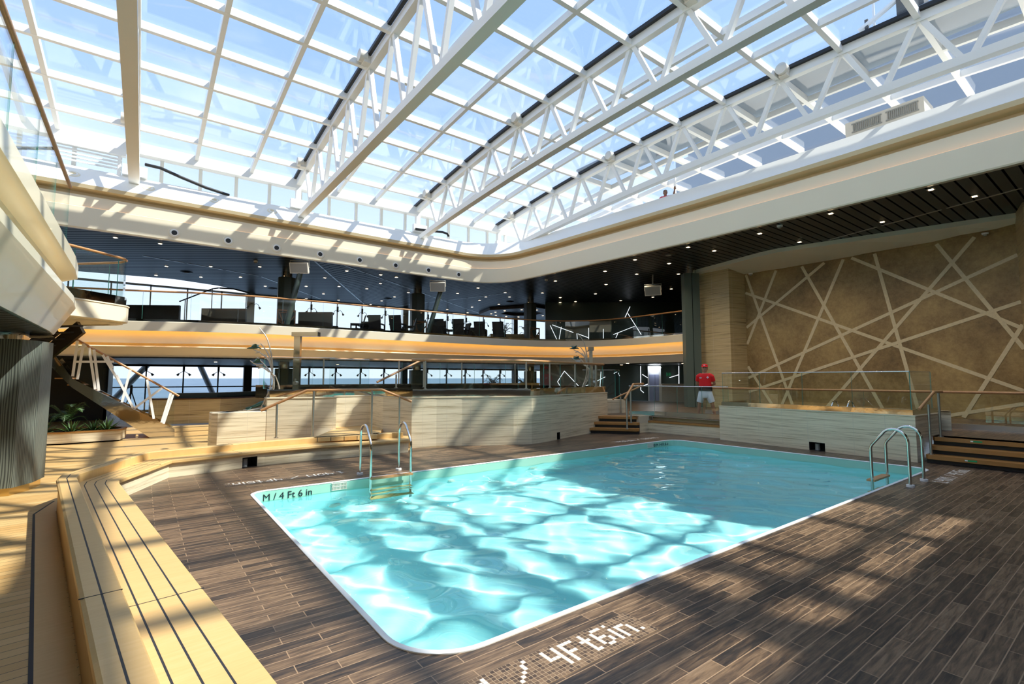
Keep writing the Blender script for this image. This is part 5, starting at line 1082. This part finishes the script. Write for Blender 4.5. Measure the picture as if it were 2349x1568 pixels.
def person(name, label, loc, rz, shirt, bottoms, skin, armL, armR, legs, vox, cap=True):
    r = thing(name, label, 'person', (0, 0, 0))
    b = MB()
    b.loft([ell(.80, .165, .115), ell(.92, .16, .11), ell(1.05, .155, .105), ell(1.2, .175, .11), ell(1.31, .175, .10), ell(1.38, .12, .08), ell(1.44, .07, .065)])
    b.tube([(0, .005, 1.40), (0, 0, 1.47), (0, -.01, 1.54)], [.075, .058, .058], 14)
    b.loft([ell(1.447, .03, .025, 0, -.055), ell(1.458, .056, .055, 0, -.03), ell(1.49, .076, .082, 0, -.015), ell(1.54, .087, .096, 0, -.005), ell(1.59, .091, .100), ell(1.64, .088, .099), ell(1.675, .07, .085), ell(1.695, .03, .04)])
    b.loft([[(x * w, -.098 - q, z) for x in (-1, 1)] + [(x * w, -.08, z) for x in (1, -1)] for z, w, q in ((1.53, .014, .012), (1.545, .017, .024), (1.585, .008, .008))])      # nose
    for s in (-1, 1): b.ball((s * .093, .005, 1.565), .012, .022, .033, 8)
    for arm, s in ((armL, -1), (armR, 1)):
        sh, el, wr, hd, up = arm
        b.tube([(s * .13, .01, 1.335), sh, tuple((Vector(sh) + Vector(el)) / 2), el, tuple((Vector(el) + Vector(wr)) / 2), wr], [.055, .058, .052, .044, .042, .030], 14); hand(b, wr, hd, up, -s)
    for (kn, an), s in zip(legs, (-1, 1)):
        kn = Vector(kn); an = Vector(an)
        b.tube([(s * .09, 0, .86), tuple(Vector((s * .1, 0, .8)).lerp(kn, .4)), tuple(kn + Vector((0, 0, .06))), tuple(kn - Vector((0, 0, .04))), tuple(kn.lerp(an, .35) + Vector((0, .02, 0))), tuple(an + Vector((0, 0, .04))), tuple(an)], [.11, .088, .062, .056, .058, .038, .04], 16)
        b.loft([[tuple(an + Vector((x * w, y, z - an.z))) for x, z in ((-1, .005), (1, .005), (.8, h), (-.8, h))] for y, w, h in ((.06, .03, .06), (0, .038, .09), (-.08, .045, .06), (-.17, .048, .035), (-.2, .035, .02))])
    body = fuse(b, 'body', skin, r, vox)
    for s in (-1, 1):
        b = MB(); b.ball((s * .035, -.090, 1.585), .014, .009, .008, 8); o = b.build('eye', M['rim'], r, smooth=60); b = MB(); b.ball((s * .035, -.098, 1.585), .006, .004, .006, 8); b.build('iris', M['black'], o)
        b = MB(); b.tube([(s * .014, -.099, 1.607), (s * .036, -.097, 1.613), (s * .058, -.086, 1.606)], .005, 6); b.build('eyebrow', M['hair'], r)
    b = MB(); b.tube([(-.03, -.088, 1.503), (0, -.098, 1.505), (.03, -.088, 1.503)], [.004, .0075, .004], 8); b.build('mouth', mat('lips', (.30, .10, .08), .5), r)
    b = MB(); b.loft([ell(1.56, .092, .075, 0, .035), ell(1.62, .096, .094, 0, .016), ell(1.66, .092, .095, 0, .008), ell(1.69, .07, .074, 0, .005), ell(1.708, .02, .025)]); b.build('hair', M['hair'], r, smooth=60)
    b = MB(); b.loft([ell(.93, .195, .135), ell(1.0, .195, .135), ell(1.1, .192, .132), ell(1.22, .205, .132), ell(1.31, .198, .122), ell(1.36, .170, .108), ell(1.395, .13, .094), ell(1.41, .10, .085)])
    for arm, s in ((armL, -1), (armR, 1)):
        sh, el = Vector(arm[0]), Vector(arm[1]); b.tube([(s * .10, .01, 1.365), tuple(sh.lerp(Vector((s * .1, .01, 1.365)), .35)), tuple(sh), tuple(sh.lerp(el, .62))], [.068, .078, .078, .07], 16)
    fuse(b, 'shirt', shirt, r, .012)
    b = MB(); b.loft([ell(.92, .19, .13), ell(.82, .21, .14), ell(.74, .22, .14), ell(.66, .215, .13), ell(.60, .19, .11)])
    for (kn, an), s in zip(legs, (-1, 1)):
        kn = Vector(kn); b.tube([(s * .1, 0, .78), tuple(Vector((s * .11, 0, .7))), tuple(kn + Vector((0, 0, -.01)))], [.112, .122, .100], 18)
    fuse(b, 'shorts', bottoms, r, .012)
    b = MB(); b.loft([ell(.955, .203, .142), ell(.955, .215, .155), ell(.835, .222, .16), ell(.835, .205, .145), ell(.955, .203, .142)], cap=False); b.build('waist_belt', M['black'], r, smooth=40)
    if cap:
        b = MB(); b.loft([ell(1.632, .102, .108, 0, .004, 24), ell(1.665, .101, .107, 0, .004, 24), ell(1.70, .086, .092, 0, .004, 24), ell(1.722, .045, .055, 0, .004, 24), ell(1.73, .01, .012, 0, .004, 24)])
        P = [(.098 * math.sin(a), -.06 - .105 * math.cos(a) * (1 if abs(a) < 1.5 else 0), 1.634 - .012 * abs(math.sin(a)) - .010 * math.cos(a)) for a in [(-1.45 + 2.9 * i / 12) for i in range(13)]]
        Q = [(p[0] * .99, -.03, 1.645) for p in P]
        b.add(P + Q + [(p[0], p[1], p[2] + .006) for p in P] + [(p[0], p[1], p[2] + .01) for p in Q], [(i, i + 1, 14 + i, 13 + i) for i in range(12)] + [(26 + i, 39 + i, 40 + i, 27 + i) for i in range(12)] + [(i, 26 + i, 27 + i, i + 1) for i in range(12)]); co_ = b.build('cap', M['red'], r, smooth=40)
        b = MB(); b.add([(-.03, -.1005, 1.668), (.03, -.1005, 1.668), (.024, -.094, 1.688), (-.024, -.094, 1.688), (0, -.085, 1.675)], [(0, 1, 2, 3), (0, 4, 1), (1, 4, 2), (2, 4, 3), (3, 4, 0)]); b.build('cap_emblem', M['rim'], co_)
        b = MB(); R0 = [(-.125 + .04 * math.cos(2 * PI * k / 16), -.125, 1.262 + .022 * math.sin(2 * PI * k / 16)) for k in range(16)]; b.loft([[(x, y + .03, z) for x, y, z in R0], [(x, y - .008, z) for x, y, z in R0]]); bd = b.build('name_badge', M['rim'], r)
        b = MB(); b.box(-.15, -.10, -.137, -.132, 1.258, 1.270); b.build('badge_print', M['funnel'], bd)
        b = MB()
        for s in (0, PI / 4):
            h = .030 if s else .042
            R1 = [(.095 + h * math.cos(s + PI / 2 * k), 1.275 + h * math.sin(s + PI / 2 * k)) for k in range(4)]; b.loft([[(x, -.10, z) for x, z in R1], [(x, -.132 - .0004 * (s > 0), z) for x, z in R1]])
        b.build('chest_emblem', mat('pink_white_print', (.85, .62, .66), .7), r)
    r.location = loc; r.rotation_euler = (0, 0, rz); return r
person('person', 'person in red T-shirt, red cap and white shorts standing with hands behind back', (14.92, 9.14, .5), -1.02 - .12,
       M['red'], M['shorts'], M['skin'], ((-.205, .01, 1.31), (-.27, .09, 1.06), (-.07, .2, .98), (1, 0, -.15), (0, 1, .1)), ((.205, .01, 1.31), (.28, .09, 1.06), (.09, .215, 1.0), (-1, 0, -.1), (0, 1, .1)), (((-.19, 0, .46), (-.24, .02, .05)), ((.20, 0, .46), (.26, .02, .05))), .007)
pp2 = person('person', 'distant person in faded red shirt raising one arm outside the right roof edge', (19.0, 13.38, 8.75), -1.02,
       M['pinkred'], M['funnel'], M['skin_dark'], ((-.2, .01, 1.34), (-.25, .05, 1.08), (-.24, -.08, .86), (0, -.1, -1), (-1, 0, 0)), ((.2, .01, 1.36), (.36, -.06, 1.38), (.42, -.1, 1.62), (.1, -.1, 1), (0, 1, 0)), (((-.1, 0, .48), (-.1, .02, .05)), ((.1, 0, .48), (.1, .02, .05))), .009, False)
b = MB(); b.box(19.2, 19.28, 12.98, 13.06, 8.75, 11.2); tag(b.build('stanchion', M['white']), 'white post held by the distant person on the outer deck', 'post')
